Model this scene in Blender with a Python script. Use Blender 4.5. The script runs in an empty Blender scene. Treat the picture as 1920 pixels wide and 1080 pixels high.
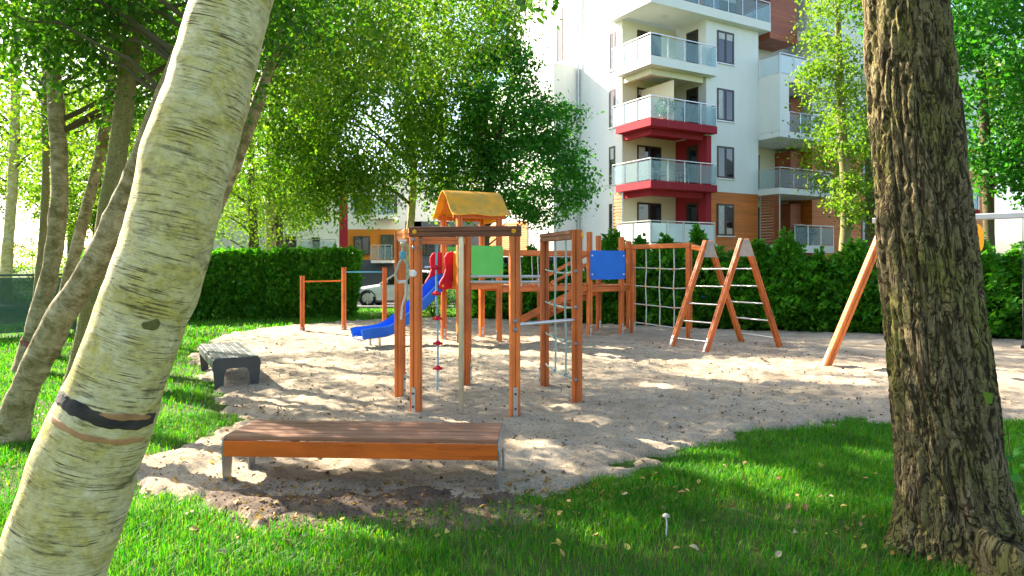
import bpy, math, random
import numpy as np
from mathutils import Vector, Matrix

# ------------------------------------------------------------------ camera, world, sun, exposure
scene = bpy.context.scene
COL = scene.collection
F, CX, HY, EYE = 1300.0, 960.0, 496.0, 1.7          # focal length in photo pixels, principal x, horizon y, eye height
cam_d = bpy.data.cameras.new('camera'); cam = bpy.data.objects.new('camera', cam_d); COL.objects.link(cam)
cam_d.sensor_width = 36.0; cam_d.lens = 36.0 * F / 1920.0
cam_d.shift_y = -(540.0 - HY) / 1920.0
cam_d.clip_start = 0.05; cam_d.clip_end = 1500.0
cam.location = (0, 0, EYE); cam.rotation_euler = (math.radians(90), 0, 0)
scene.camera = cam

SUN_EL = math.radians(34.0); SUN_AZ = (-0.80, 0.60)   # towards the sun, on the ground plane
world = bpy.data.worlds.new('World'); scene.world = world; world.use_nodes = True
wn = world.node_tree.nodes; wl = world.node_tree.links
for n in list(wn): wn.remove(n)
sky = wn.new('ShaderNodeTexSky'); sky.sky_type = 'NISHITA'; sky.sun_disc = False
sky.sun_elevation = SUN_EL; sky.sun_rotation = math.atan2(SUN_AZ[0], SUN_AZ[1])
sky.air_density = 1.0; sky.dust_density = 2.0; sky.ozone_density = 1.0
bg = wn.new('ShaderNodeBackground'); bg.inputs['Strength'].default_value = 0.092
wo = wn.new('ShaderNodeOutputWorld'); wl.new(sky.outputs[0], bg.inputs[0]); wl.new(bg.outputs[0], wo.inputs[0])
sun_d = bpy.data.lights.new('sun', 'SUN'); sun_d.energy = 5.0; sun_d.angle = math.radians(0.53); sun_d.color = (1.0, 0.91, 0.76)
sun = bpy.data.objects.new('sun', sun_d); COL.objects.link(sun)
sdir = Vector((-SUN_AZ[0] * math.cos(SUN_EL), -SUN_AZ[1] * math.cos(SUN_EL), -math.sin(SUN_EL)))
sun.rotation_euler = sdir.to_track_quat('-Z', 'Y').to_euler(); sun.location = (-20, 15, 25)
vs = scene.view_settings
vs.view_transform = 'Standard'; vs.look = 'None'; vs.gamma = 1.0; vs.exposure = 2.40; vs.use_curve_mapping = False
scene.render.engine = 'CYCLES'
scene.cycles.use_denoising = True
scene.cycles.max_bounces = 8; scene.cycles.transparent_max_bounces = 12
scene.cycles.diffuse_bounces = 4; scene.cycles.transmission_bounces = 6

rng = np.random.default_rng(7); random.seed(7)

# ------------------------------------------------------------------ small helpers
def gp(x, y, z=0.0):
    """ground point (height z) under a photo pixel"""
    Y = F * (EYE - z) / (y - HY)
    return Vector(((x - CX) * Y / F, Y, z))
def pp(x, y, Y):
    return Vector(((x - CX) * Y / F, Y, EYE + (HY - y) * Y / F))

ORG = {}
def tag(o, label=None, cat=None, group=None, kind=None):
    if label: o['label'] = label
    if cat: o['category'] = cat
    if group: o['group'] = group
    if kind: o['kind'] = kind
    return o
def thing(name, label, cat, loc=(0, 0, 0), group=None):
    o = bpy.data.objects.new(name, None); COL.objects.link(o); o.location = loc
    o.empty_display_size = 0.2
    ORG[o.name] = Vector(loc)
    return tag(o, label, cat, group)
def link(name, me, parent=None, origin=None):
    o = bpy.data.objects.new(name, me); COL.objects.link(o)
    if parent is not None:
        o.parent = parent; ORG[o.name] = ORG.get(parent.name, Vector((0, 0, 0)))
    else:
        ORG[o.name] = Vector(origin) if origin is not None else Vector((0, 0, 0))
        if origin is not None: o.location = origin
    return o
def copy_tree(o, parent=None):
    c = o.copy(); COL.objects.link(c); c.parent = parent
    for ch in list(o.children): copy_tree(ch, c)
    return c

def fast_mesh(name, V, faces, mat, smooth=False, rest=None):
    """V (N,3); faces: (M,3) or (M,4) int array"""
    V = np.asarray(V, dtype=np.float32); faces = np.asarray(faces, dtype=np.int32)
    k = faces.shape[1]; M_ = faces.shape[0]
    me = bpy.data.meshes.new(name)
    me.vertices.add(len(V)); me.vertices.foreach_set('co', V.ravel())
    me.loops.add(M_ * k); me.loops.foreach_set('vertex_index', faces.ravel())
    me.polygons.add(M_)
    me.polygons.foreach_set('loop_start', np.arange(0, M_ * k, k, dtype=np.int32))
    me.polygons.foreach_set('loop_total', np.full(M_, k, dtype=np.int32))
    if smooth: me.polygons.foreach_set('use_smooth', np.ones(M_, dtype=bool))
    me.update(calc_edges=True)
    if rest is not None:
        a = me.attributes.new('rest', 'FLOAT_VECTOR', 'POINT'); a.data.foreach_set('vector', np.asarray(rest, dtype=np.float32).ravel())
    me.materials.append(mat)
    return me

class MB:
    def __init__(s): s.v = []; s.f = []
    def add(s, vs_, fs):
        n = len(s.v); s.v += [Vector(p) for p in vs_]; s.f += [tuple(i + n for i in f) for f in fs]; return s
    def hexa(s, p):
        return s.add(p, [(0, 3, 2, 1), (4, 5, 6, 7), (0, 1, 5, 4), (1, 2, 6, 5), (2, 3, 7, 6), (3, 0, 4, 7)])
    def box(s, c, d, yaw=0.0):
        c = Vector(c); h = [x / 2 for x in d]; R = Matrix.Rotation(yaw, 3, 'Z')
        P = [(-1, -1, -1), (1, -1, -1), (1, 1, -1), (-1, 1, -1), (-1, -1, 1), (1, -1, 1), (1, 1, 1), (-1, 1, 1)]
        return s.hexa([c + R @ Vector((a * h[0], b * h[1], e * h[2])) for a, b, e in P])
    def bbox(s, c, d, yaw=0.0, bev=0.004):
        """box with chamfered long edges along its largest axis"""
        c = Vector(c); R = Matrix.Rotation(yaw, 3, 'Z')
        ax = max(range(3), key=lambda i: d[i]); o = [i for i in range(3) if i != ax]
        a, b = d[o[0]] / 2, d[o[1]] / 2; e = min(bev, a * .45, b * .45)
        sec = [(-a + e, -b), (a - e, -b), (a, -b + e), (a, b - e), (a - e, b), (-a + e, b), (-a, b - e), (-a, -b + e)]
        P = []
        for t in (-d[ax] / 2, d[ax] / 2):
            for q in sec:
                w = [0, 0, 0]; w[ax] = t; w[o[0]] = q[0]; w[o[1]] = q[1]; P.append(c + R @ Vector(w))
        n = 8; fs = [(i, (i + 1) % n, (i + 1) % n + n, i + n) for i in range(n)] + [tuple(range(n))[::-1], tuple(range(n, 2 * n))]
        return s.add(P, fs)
    def frame(s, p, q, up=(0, 0, 1)):
        d = (Vector(q) - Vector(p)).normalized(); u = Vector(up)
        if abs(d.dot(u)) > .98: u = Vector((0, 1, 0))
        sd = d.cross(u).normalized(); u2 = sd.cross(d).normalized(); return d, sd, u2
    def bar(s, p, q, w, h, up=(0, 0, 1), groove=0.0, bev=.006):
        """beam of width w (sideways) and height h with chamfers, optional groove along the middle of each side"""
        p = Vector(p); q = Vector(q); d, sd, u = s.frame(p, q, up)
        sec = section(w, h, bev, groove)
        P = [e + sd * a + u * b for e in (p, q) for a, b in sec]; n = len(sec)
        fs = [(i, (i + 1) % n, (i + 1) % n + n, i + n) for i in range(n)] + [tuple(range(n))[::-1], tuple(range(n, 2 * n))]
        return s.add(P, fs)
    def tube(s, pts, r, n=8, cap=True):
        pts = [Vector(p) for p in pts]; rs = r if isinstance(r, (list, tuple)) else [r] * len(pts)
        base = len(s.v); prev = None
        for i, p in enumerate(pts):
            d = (pts[min(i + 1, len(pts) - 1)] - pts[max(i - 1, 0)])
            d = d.normalized() if d.length > 1e-9 else Vector((0, 0, 1))
            if prev is None:
                a = Vector((0, 0, 1)) if abs(d.z) < .9 else Vector((1, 0, 0)); sd = d.cross(a).normalized()
            else: sd = (prev - d * prev.dot(d)).normalized()
            prev = sd; u = d.cross(sd)
            for k in range(n):
                t = 2 * math.pi * k / n; s.v.append(p + (sd * math.cos(t) + u * math.sin(t)) * rs[i])
        for i in range(len(pts) - 1):
            for k in range(n):
                a = base + i * n + k; b = base + i * n + (k + 1) % n; s.f.append((a, b, b + n, a + n))
        if cap:
            s.f.append(tuple(base + k for k in range(n))[::-1]); m = base + (len(pts) - 1) * n; s.f.append(tuple(m + k for k in range(n)))
        return s
    def prism(s, poly, off):
        """planar polygon (3D points) pushed along off"""
        n = len(poly); o = Vector(off); P = [Vector(p) for p in poly] + [Vector(p) + o for p in poly]
        return s.add(P, [tuple(range(n))[::-1], tuple(range(n, 2 * n))] + [(i, (i + 1) % n, (i + 1) % n + n, i + n) for i in range(n)])
    def lathe(s, prof, c, axis=(0, 0, 1), n=16):
        c = Vector(c); ax = Vector(axis).normalized(); a = Vector((0, 0, 1)) if abs(ax.z) < .9 else Vector((1, 0, 0))
        e1 = ax.cross(a).normalized(); e2 = ax.cross(e1); base = len(s.v)
        for r, z in prof:
            for k in range(n):
                t = 2 * math.pi * k / n; s.v.append(c + ax * z + (e1 * math.cos(t) + e2 * math.sin(t)) * r)
        for i in range(len(prof) - 1):
            for k in range(n):
                p = base + i * n + k; q = base + i * n + (k + 1) % n; s.f.append((p, q, q + n, p + n))
        return s
    def build(s, name, mat, parent=None, smooth=False, origin=None):
        org = ORG.get(parent.name, Vector((0, 0, 0))) if parent is not None else (Vector(origin) if origin is not None else Vector((0, 0, 0)))
        me = bpy.data.meshes.new(name); me.from_pydata([tuple(p - org) for p in s.v], [], s.f)
        me.materials.append(mat)
        if smooth:
            me.polygons.foreach_set('use_smooth', [True] * len(me.polygons))
            try: me.set_sharp_from_angle(angle=math.radians(38))
            except Exception: pass
        me.update()
        return link(name, me, parent, origin)

def section(w, h, bev, g):
    a, b = w / 2, h / 2; e = bev
    if g <= 0:
        return [(-a + e, -b), (a - e, -b), (a, -b + e), (a, b - e), (a - e, b), (-a + e, b), (-a, b - e), (-a, -b + e)]
    k = g * .55
    return [(-a + e, -b), (-k, -b), (-k * .5, -b + g), (k * .5, -b + g), (k, -b), (a - e, -b), (a, -b + e), (a, -k), (a - g, -k * .5), (a - g, k * .5), (a, k), (a, b - e),
            (a - e, b), (k, b), (k * .5, b - g), (-k * .5, b - g), (-k, b), (-a + e, b), (-a, b - e), (-a, k), (-a + g, k * .5), (-a + g, -k * .5), (-a, -k), (-a, -b + e)]

# numpy noise -------------------------------------------------------
def _h(ix, iy, iz, seed):
    n = (ix.astype(np.int64) * 374761393 + iy.astype(np.int64) * 668265263 + iz.astype(np.int64) * 2147483647 + seed * 1274126177) & 0xFFFFFFFF
    n = ((n ^ (n >> 13)) * 1274126177) & 0xFFFFFFFF; n = n ^ (n >> 16)
    return (n & 0xFFFFFF) / float(0xFFFFFF)
def vnoise(P, seed=0):
    P = np.asarray(P, float); i = np.floor(P); f = P - i; f = f * f * (3 - 2 * f); i = i.astype(np.int64); r = 0
    for a in (0, 1):
        for b in (0, 1):
            for c in (0, 1):
                w = (f[:, 0] if a else 1 - f[:, 0]) * (f[:, 1] if b else 1 - f[:, 1]) * (f[:, 2] if c else 1 - f[:, 2])
                r = r + w * _h(i[:, 0] + a, i[:, 1] + b, i[:, 2] + c, seed)
    return r
def fbm(P, oct=4, seed=0, gain=.5):
    r = 0; amp = 1; tot = 0
    for k in range(oct):
        r = r + amp * vnoise(np.asarray(P) * (2 ** k) + 17.3 * k, seed + k); tot += amp; amp *= gain
    return r / tot
def worley(P, seed=0):
    P = np.asarray(P, float); i = np.floor(P).astype(np.int64); f1 = np.full(len(P), 9.); f2 = f1.copy(); idv = np.zeros(len(P))
    for a in (-1, 0, 1):
        for b in (-1, 0, 1):
            for c in (-1, 0, 1):
                q = i + np.array([a, b, c])
                pt = np.stack([q[:, k] + _h(q[:, 0], q[:, 1], q[:, 2], seed + 5 + k) for k in range(3)], 1)
                d = np.sqrt(((pt - P) ** 2).sum(1)); m = d < f1
                f2 = np.where(m, f1, np.minimum(f2, d)); idv = np.where(m, _h(q[:, 0], q[:, 1], q[:, 2], seed + 99), idv); f1 = np.where(m, d, f1)
    return f1, f2, idv

# ------------------------------------------------------------------ materials
MATS = {}
class NT:
    def __init__(s, name):
        s.m = bpy.data.materials.new(name); s.m.use_nodes = True; s.t = s.m.node_tree; s.n = s.t.nodes; s.l = s.t.links
        s.b = s.n.get('Principled BSDF'); s.o = s.n.get('Material Output')
    def node(s, k, **kw):
        n = s.n.new(k)
        for a, v in kw.items(): setattr(n, a, v)
        return n
    def coord(s, src='Object', scale=(1, 1, 1)):
        if src == 'rest': c = s.node('ShaderNodeAttribute', attribute_name='rest'); out = c.outputs['Vector']
        else: c = s.node('ShaderNodeTexCoord'); out = c.outputs[src]
        mp = s.node('ShaderNodeMapping'); mp.inputs['Scale'].default_value = scale; s.l.new(out, mp.inputs[0]); return mp.outputs[0]
    def noise(s, co, scale, detail=4, rough=.55, dist=0):
        n = s.node('ShaderNodeTexNoise'); n.inputs['Scale'].default_value = scale; n.inputs['Detail'].default_value = detail
        n.inputs['Roughness'].default_value = rough; n.inputs['Distortion'].default_value = dist; s.l.new(co, n.inputs['Vector']); return n.outputs[0]
    def ramp(s, fac, stops):
        r = s.node('ShaderNodeValToRGB'); e = r.color_ramp.elements
        while len(e) < len(stops): e.new(.5)
        for k, (p, c) in enumerate(stops): e[k].position = p; e[k].color = (c[0], c[1], c[2], 1) if len(c) == 3 else c
        s.l.new(fac, r.inputs[0]); return r.outputs[0]
    def mix(s, fac, a, b, mode='MIX'):
        m = s.node('ShaderNodeMix', data_type='RGBA', blend_type=mode)
        for sock, v in ((m.inputs[0], fac), (m.inputs[6], a), (m.inputs[7], b)):
            if hasattr(v, 'is_linked') or hasattr(v, 'links'): s.l.new(v, sock)
            elif isinstance(v, (int, float)): sock.default_value = v
            else: sock.default_value = (v[0], v[1], v[2], 1)
        return m.outputs[2]
    def bump(s, h, strength, dist=.01):
        b = s.node('ShaderNodeBump'); b.inputs['Strength'].default_value = strength; b.inputs['Distance'].default_value = dist
        s.l.new(h, b.inputs['Height']); s.l.new(b.outputs[0], s.b.inputs['Normal']); return b.outputs[0]
    def col(s, c):
        if hasattr(c, 'links'): s.l.new(c, s.b.inputs['Base Color'])
        else: s.b.inputs['Base Color'].default_value = (c[0], c[1], c[2], 1)
    def set(s, **k):
        for a, v in k.items(): s.b.inputs[a.replace('_', ' ')].default_value = v
        return s

def simple(name, c, rough=.55, var=.25, scale=3.0, bump=.0, bscale=60, metal=0.0, stretch=(1, 1, 1), c2=None, spec=.5):
    n = NT(name); co = n.coord('Object', stretch)
    f = n.noise(co, scale, 5, .6)
    d = c2 if c2 else tuple(x * (1 - var) for x in c); u = tuple(min(1, x * (1 + var * .5)) for x in c)
    n.col(n.ramp(f, [(.3, d), (.7, u)])); n.set(Roughness=rough, Metallic=metal, Specular_IOR_Level=spec)
    if bump > 0: n.bump(n.noise(co, bscale, 3), bump, .004)
    MATS[name] = n.m; return n.m

def wood(name, c, stretch, dark=.5, rough=.5):
    n = NT(name); co = n.coord('Object', stretch)
    g = n.noise(co, 22, 6, .65, .6); big = n.noise(n.coord('Object'), 1.7, 3)
    a = n.ramp(g, [(.25, tuple(x * dark for x in c)), (.5, c), (.8, tuple(min(1, x * 1.25) for x in c))])
    k = n.ramp(big, [(.35, (.74, .70, .68)), (.65, (1.08, 1.06, 1.02))]); oi = n.node('ShaderNodeObjectInfo'); pc = n.ramp(oi.outputs['Random'], [(0, (.78, .74, .72)), (.5, (.98, .98, 1.0)), (1, (1.12, 1.14, 1.12))])
    st = n.noise(n.coord('Object', tuple(max(x * 3, .12) for x in stretch)), 9, 4, .7); wx = n.ramp(st, [(.30, (.62, .60, .60)), (.45, (1, 1, 1))])
    n.col(n.mix(1.0, n.mix(1.0, n.mix(1.0, a, k, 'MULTIPLY'), pc, 'MULTIPLY'), wx, 'MULTIPLY')); n.set(Roughness=rough, Specular_IOR_Level=.35); n.bump(g, .25, .004); MATS[name] = n.m; return n.m

WOODV = wood('stained_wood_upright', (.68, .175, .034), (1, 1, .05))
WOODH = wood('stained_wood_beam', (.64, .165, .032), (.06, .06, 1))
WOODW = wood('weathered_brown_wood', (.20, .075, .035), (.06, .06, 1), .55, .6)
WOODO = wood('bright_orange_wood', (.68, .145, .012), (.04, 1, 1), .75, .45)
WOODT = wood('bench_top_wood', (.30, .145, .082), (.04, 1, 1), .6, .55)
STEEL = simple('galvanised_steel', (.55, .55, .54), .35, .2, 8, metal=.85)
POLE = simple('pole_steel', (.56, .51, .40), .3, .15, 6, metal=.8)
DARKM = simple('dark_grey_metal', (.055, .058, .06), .45, .2, 5, metal=.3)
DARKS = simple('grey_bench_steel', (.27, .265, .25), .42, .2, 5, metal=.45)
GREYW = wood('grey_slats', (.10, .105, .105), (1, .05, 1), .7, .5)
PLATE = simple('beige_plate', (.34, .29, .23), .6, .2, 6)
BLACK = simple('black_rubber', (.012, .012, .013), .8, .2)
BOLT = simple('bolt_grey', (.22, .25, .30), .4, .1, metal=.4)
BLACKB = simple('bolt_black', (.02, .02, .02), .5, .1)
def plastic(name, c, dirt=None, rough=.5):
    n = NT(name); co = n.coord('Object'); f = n.noise(co, 3.2, 6, .65)
    d = dirt if dirt else tuple(x * .8 for x in c)
    n.col(n.ramp(f, [(.38, d), (.62, c)])); n.set(Roughness=rough, Specular_IOR_Level=.3); n.bump(n.noise(co, 90, 2), .06, .002); MATS[name] = n.m; return n.m
BLUE = plastic('blue_plastic', (.012, .13, .60)); BLUE2 = plastic('blue_panel_plastic', (.01, .17, .66), (.01, .14, .56), .45)
GREEN = plastic('green_panel_plastic', (.12, .52, .10), (.10, .47, .085), .5); RED = plastic('red_plastic', (.58, .008, .03), None, .75)
YEL = plastic('yellow_plastic', (.85, .36, .01)); YROOF = plastic('weathered_yellow_roof', (.85, .36, .012), (.52, .30, .04), .6)
WHITEP = plastic('white_plastic', (.75, .74, .70)); LBLUE = plastic('light_blue_plastic', (.10, .42, .60))
ROPE = simple('green_white_rope', (.32, .46, .40), .8, .4, 80); ROPEW = simple('pale_rope', (.62, .64, .60), .8, .3, 80)
ROPEB = simple('pale_blue_rope', (.22, .46, .55), .8, .3, 80)

def plaster(name, c, rough=.85):
    n = NT(name); co = n.coord('Object'); f = n.noise(co, .35, 6, .6); st = n.noise(n.coord('Object', (1, 1, .12)), 1.6, 5, .7)
    a = n.ramp(f, [(.3, tuple(x * .93 for x in c)), (.7, c)]); k = n.ramp(st, [(.35, (.93, .93, .92)), (.6, (1, 1, 1))])
    n.col(n.mix(.6, a, k, 'MULTIPLY')); n.set(Roughness=rough, Specular_IOR_Level=.2); n.bump(n.noise(co, 40, 3), .12, .004); MATS[name] = n.m; return n.m
WHITE = plaster('white_plaster', (.83, .81, .73)); REDP = plaster('dark_red_plaster', (.36, .03, .04)); GREYP = plaster('grey_plaster', (.10, .11, .125))
CREAM = plaster('cream_plaster', (.80, .72, .50)); ORANGEP = plaster('orange_panels', (.62, .22, .03))
def planks(name, c, pitch=.13):
    n = NT(name); tc = n.node('ShaderNodeTexCoord'); sx = n.node('ShaderNodeSeparateXYZ'); n.l.new(tc.outputs['Object'], sx.inputs[0])
    m = n.node('ShaderNodeMath', operation='MULTIPLY'); m.inputs[1].default_value = 1 / pitch; n.l.new(sx.outputs['Z'], m.inputs[0])
    fr = n.node('ShaderNodeMath', operation='FRACT'); n.l.new(m.outputs[0], fr.inputs[0]); fl = n.node('ShaderNodeMath', operation='FLOOR'); n.l.new(m.outputs[0], fl.inputs[0])
    wn_ = n.node('ShaderNodeTexWhiteNoise', noise_dimensions='1D'); n.l.new(fl.outputs[0], wn_.inputs['W'])
    g = n.noise(n.coord('Object', (.25, .25, 6)), 3, 5, .6)
    a = n.ramp(g, [(.3, tuple(x * .75 for x in c)), (.7, tuple(min(1, x * 1.15) for x in c))]); k = n.ramp(wn_.outputs[0], [(0, (.82, .80, .80)), (1, (1.06, 1.04, 1.0))])
    n.col(n.mix(1.0, a, k, 'MULTIPLY')); n.set(Roughness=.55)
    gr = n.ramp(fr.outputs[0], [(0, (0, 0, 0)), (.08, (1, 1, 1)), (.92, (1, 1, 1)), (1, (0, 0, 0))]); n.bump(gr, .9, .02); MATS[name] = n.m; return n.m
CLAD = planks('orange_wood_cladding', (.74, .205, .026)); CLADR = planks('red_brown_wood_cladding', (.42, .11, .04))
def glass_dark(name, c=(.012, .016, .02), rough=.04):
    n = NT(name); n.col(c); n.set(Roughness=rough, Specular_IOR_Level=.9); MATS[name] = n.m; return n.m
GLASS = glass_dark('window_glass')
def glass_pane(name, c, fac, rough=.15):
    n = NT(name); n.col(c); n.set(Roughness=rough, Specular_IOR_Level=.7)
    t = n.node('ShaderNodeBsdfTransparent'); t.inputs[0].default_value = (.86, .94, .95, 1); mx = n.node('ShaderNodeMixShader'); mx.inputs[0].default_value = fac
    n.l.new(t.outputs[0], mx.inputs[1]); n.l.new(n.b.outputs[0], mx.inputs[2]); n.l.new(mx.outputs[0], n.o.inputs[0]); MATS[name] = n.m; return n.m
PANE = glass_pane('balcony_glass', (.45, .58, .60), .22); FROST = glass_pane('frosted_balcony_glass', (.72, .80, .80), .80, .4)
FRAMEB = simple('dark_brown_frame', (.05, .024, .015), .4, .15); CURTAIN = simple('curtain', (.55, .54, .50), .9, .2, 5)

def leafmat(name, cols, trans=.45, rough=.5, hue_noise=None):
    """thin leaf: diffuse + translucent, colour differs from leaf to leaf"""
    n = NT(name); g = n.node('ShaderNodeNewGeometry'); r = n.ramp(g.outputs['Random Per Island'], [(k / (len(cols) - 1), c) for k, c in enumerate(cols)])
    hs_, hl_, hh_ = hue_noise or (.55, (.72, .80, .75), (1.15, 1.1, .9)); f = n.noise(n.coord('Object'), hs_, 3); k = n.ramp(f, [(.35, hl_), (.65, hh_)]); c = n.mix(1.0, r, k, 'MULTIPLY')
    n.col(c); n.set(Roughness=rough, Specular_IOR_Level=.25)
    t = n.node('ShaderNodeBsdfTranslucent'); tc = n.mix(1.0, c, (1.4, 1.55, .5), 'MULTIPLY'); n.l.new(tc, t.inputs[0])
    mx = n.node('ShaderNodeMixShader'); mx.inputs[0].default_value = trans; n.l.new(n.b.outputs[0], mx.inputs[1]); n.l.new(t.outputs[0], mx.inputs[2]); n.l.new(mx.outputs[0], n.o.inputs[0])
    MATS[name] = n.m; return n.m
L_BIRCH = leafmat('birch_leaf', [(.045, .135, .010), (.08, .19, .014), (.125, .235, .018), (.21, .27, .022)], .5)
L_WEEP = leafmat('weeping_birch_leaf', [(.045, .14, .012), (.085, .20, .016), (.13, .25, .02), (.21, .29, .025)], .6)
L_DARK = leafmat('dark_leaf', [(.03, .10, .010), (.05, .15, .014), (.09, .20, .018)], .48)
L_GREEN = leafmat('green_leaf', [(.024, .14, .018), (.045, .20, .024), (.09, .27, .03)], .48)
L_BRIGHT = leafmat('bright_leaf', [(.09, .19, .016), (.14, .25, .022), (.21, .29, .03)], .52)
L_THUJA = leafmat('thuja_spray', [(.032, .16, .014), (.07, .25, .018), (.14, .34, .026)], .45)
L_GRASS = leafmat('grass_blade', [(.014, .13, .006), (.028, .20, .009), (.05, .25, .011), (.09, .28, .014), (.13, .27, .018), (.20, .27, .035)], .5, .5, (1.3, (.55, .66, .5), (1.2, 1.12, .85)))
L_DRY = leafmat('dry_leaf', [(.30, .13, .03), (.42, .24, .06), (.50, .36, .14), (.26, .09, .03)], .25, .6)
L_DEBRIS = leafmat('debris', [(.06, .035, .02), (.11, .06, .03), (.20, .11, .05)], .1, .8)

def bark_birch(name, base=(.62, .57, .42), moss=(.26, .27, .06), mark=(.12, .088, .038), amt=.5):
    n = NT(name)
    f1 = n.noise(n.coord('rest', (4.6, 4.6, 100)), 1.5, 3, .55, .25); dash = n.ramp(f1, [(.57, (0, 0, 0)), (.63, (1, 1, 1))])
    f3 = n.noise(n.coord('rest', (4, 4, 7)), 1.5, 4, .65); gate = n.ramp(f3, [(.44, (.08, .08, .08)), (.60, (1, 1, 1))])
    f6 = n.noise(n.coord('rest', (14, 14, 150)), 1.5, 3, .6); fine = n.ramp(f6, [(.60, (0, 0, 0)), (.72, (.4, .4, .4))])
    dd = n.mix(1.0, dash, gate, 'MULTIPLY'); dd = n.mix(1.0, dd, fine, 'LIGHTEN')
    f2 = n.noise(n.coord('rest', (2.2, 2.2, 3.0)), 2.2, 8, .75, .5); mo = n.ramp(f2, [(amt - .16, (0, 0, 0)), (amt + .12, (1, 1, 1))])
    f4 = n.noise(n.coord('rest', (9, 9, 14)), 3, 6, .75); b = n.ramp(f4, [(.3, tuple(x * .66 for x in base)), (.68, base)])
    f5 = n.noise(n.coord('rest', (3.2, 3.2, 10)), 1.5, 5, .65, .4); scar = n.ramp(f5, [(.58, (0, 0, 0)), (.70, (.9, .9, .9))])
    mo2 = n.ramp(n.noise(n.coord('rest', (16, 16, 22)), 2, 5, .7), [(.3, tuple(x * .6 for x in moss)), (.7, tuple(x * 1.35 for x in moss))])
    c = n.mix(mo, b, mo2); c = n.mix(scar, c, (.13, .11, .045)); c = n.mix(dd, c, mark); n.col(c); n.set(Roughness=.8, Specular_IOR_Level=.2)
    h = n.mix(.45, f4, dd); n.bump(h, .8, .014); MATS[name] = n.m; return n.m
B_BIRCH = bark_birch('birch_bark', (.80, .70, .43), (.46, .37, .095), amt=.49); B_BIRCH2 = bark_birch('mossy_birch_bark', (.58, .47, .27), (.16, .125, .04), amt=.48)
def bark_rough(name, c1, c2, moss, vein=None):
    n = NT(name); co = n.coord('rest', (9, 9, 2.2)); f = n.noise(co, 2.2, 7, .7, .5); k = n.noise(n.coord('rest', (2, 2, 1.2)), 1.5, 5, .65); fine = n.noise(n.coord('rest', (45, 45, 55)), 1, 6, .7)
    a = n.ramp(f, [(.3, c1), (.7, c2)]); fa = n.ramp(k, [(.42, (0, 0, 0)), (.62, (.85, .85, .85))]); c = n.mix(fa, a, moss)
    lich = n.ramp(n.noise(n.coord('rest', (8, 8, 5)), 1.6, 6, .75), [(.56, (0, 0, 0)), (.66, (.6, .6, .6))]); c = n.mix(lich, c, tuple(x * 1.35 for x in c2))
    g = n.ramp(fine, [(.3, (.55, .55, .55)), (.7, (1.3, 1.3, 1.3))]); c = n.mix(1.0, c, g, 'MULTIPLY'); h = n.mix(.6, f, fine)
    if vein:      # fissures between the plates: darkening of the cracks painted into the colour
        hs = []
        for sc_, wd in (((15, 15, 3.0), .045), ((30, 30, 8.5), .030)):
            q = n.noise(n.coord('rest', sc_), 1.0, 3, .6, .9); ab = n.node('ShaderNodeMath', operation='SUBTRACT'); ab.inputs[1].default_value = .5; n.l.new(q, ab.inputs[0])
            ab2 = n.node('ShaderNodeMath', operation='ABSOLUTE'); n.l.new(ab.outputs[0], ab2.inputs[0]); rp_ = n.ramp(ab2.outputs[0], [(wd * .25, (0, 0, 0)), (wd, (1, 1, 1))]); c = n.mix(rp_, vein, c); hs.append(rp_)
        h = n.mix(.6, n.mix(.35, hs[0], hs[1]), h)
    n.col(c); n.set(Roughness=.92, Specular_IOR_Level=.12); n.bump(h, 1.0, .022 if vein else .02); MATS[name] = n.m; return n.m
B_OAK = bark_rough('furrowed_bark', (.11, .082, .042), (.25, .19, .10), (.16, .15, .034), (.04, .029, .015)); B_DARK = bark_rough('dark_bark', (.055, .042, .028), (.14, .11, .065), (.10, .10, .035))
B_SMOOTH = bark_rough('smooth_bark', (.15, .135, .06), (.26, .235, .10), (.17, .17, .05))
BANDB = simple('charred_band', (.05, .036, .024), .85, .3, 9, .8, 50, c2=(.012, .011, .010), stretch=(1, 1, 2)); INNER = simple('inner_bark', (.40, .20, .075), .7, .4, 9, .3, 40)
BROWNM = bark_rough('bark_scar', (.09, .075, .03), (.20, .17, .07), (.16, .15, .04))
BANDR = simple('rusty_band', (.20, .06, .035), .8, .4, 9, .3, 40)

# ground materials
def m_lawn():
    n = NT('lawn_soil'); co = n.coord('Object'); f = n.noise(co, .9, 6, .65); g = n.noise(co, 14, 5, .7); h = n.noise(co, 90, 3, .6)
    a = n.ramp(f, [(.35, (.035, .075, .012)), (.65, (.05, .13, .014))]); b = n.ramp(g, [(.38, (.12, .085, .045)), (.60, (.06, .10, .02))])
    n.col(n.mix(.5, a, b)); n.set(Roughness=.95, Specular_IOR_Level=.1); n.bump(h, .8, .03); MATS['lawn'] = n.m; return n.m
LAWN = m_lawn()
def m_sand():
    n = NT('sand'); co = n.coord('Object'); f = n.noise(co, 1.3, 6, .65); g = n.noise(co, 26, 5, .7); h = n.noise(co, 160, 3, .6); sp = n.noise(co, 60, 2, .5)
    a = n.ramp(f, [(.35, (.36, .285, .195)), (.65, (.51, .42, .305))]); k = n.ramp(g, [(.3, (.80, .78, .76)), (.65, (1.05, 1.04, 1.02))])
    s = n.ramp(sp, [(.30, (.30, .24, .18)), (.40, (1, 1, 1))]); c = n.mix(1.0, a, k, 'MULTIPLY'); n.col(n.mix(1.0, c, s, 'MULTIPLY')); n.set(Roughness=.95, Specular_IOR_Level=.15)
    n.bump(n.mix(.4, g, h), 1.0, .03); MATS['sand'] = n.m; return n.m
SAND = m_sand()
ASPH = simple('asphalt', (.075, .075, .078), .9, .25, 6, .4, 120)
SOIL = simple('soil', (.12, .08, .05), .95, .4, 4, .5, 60)

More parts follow.
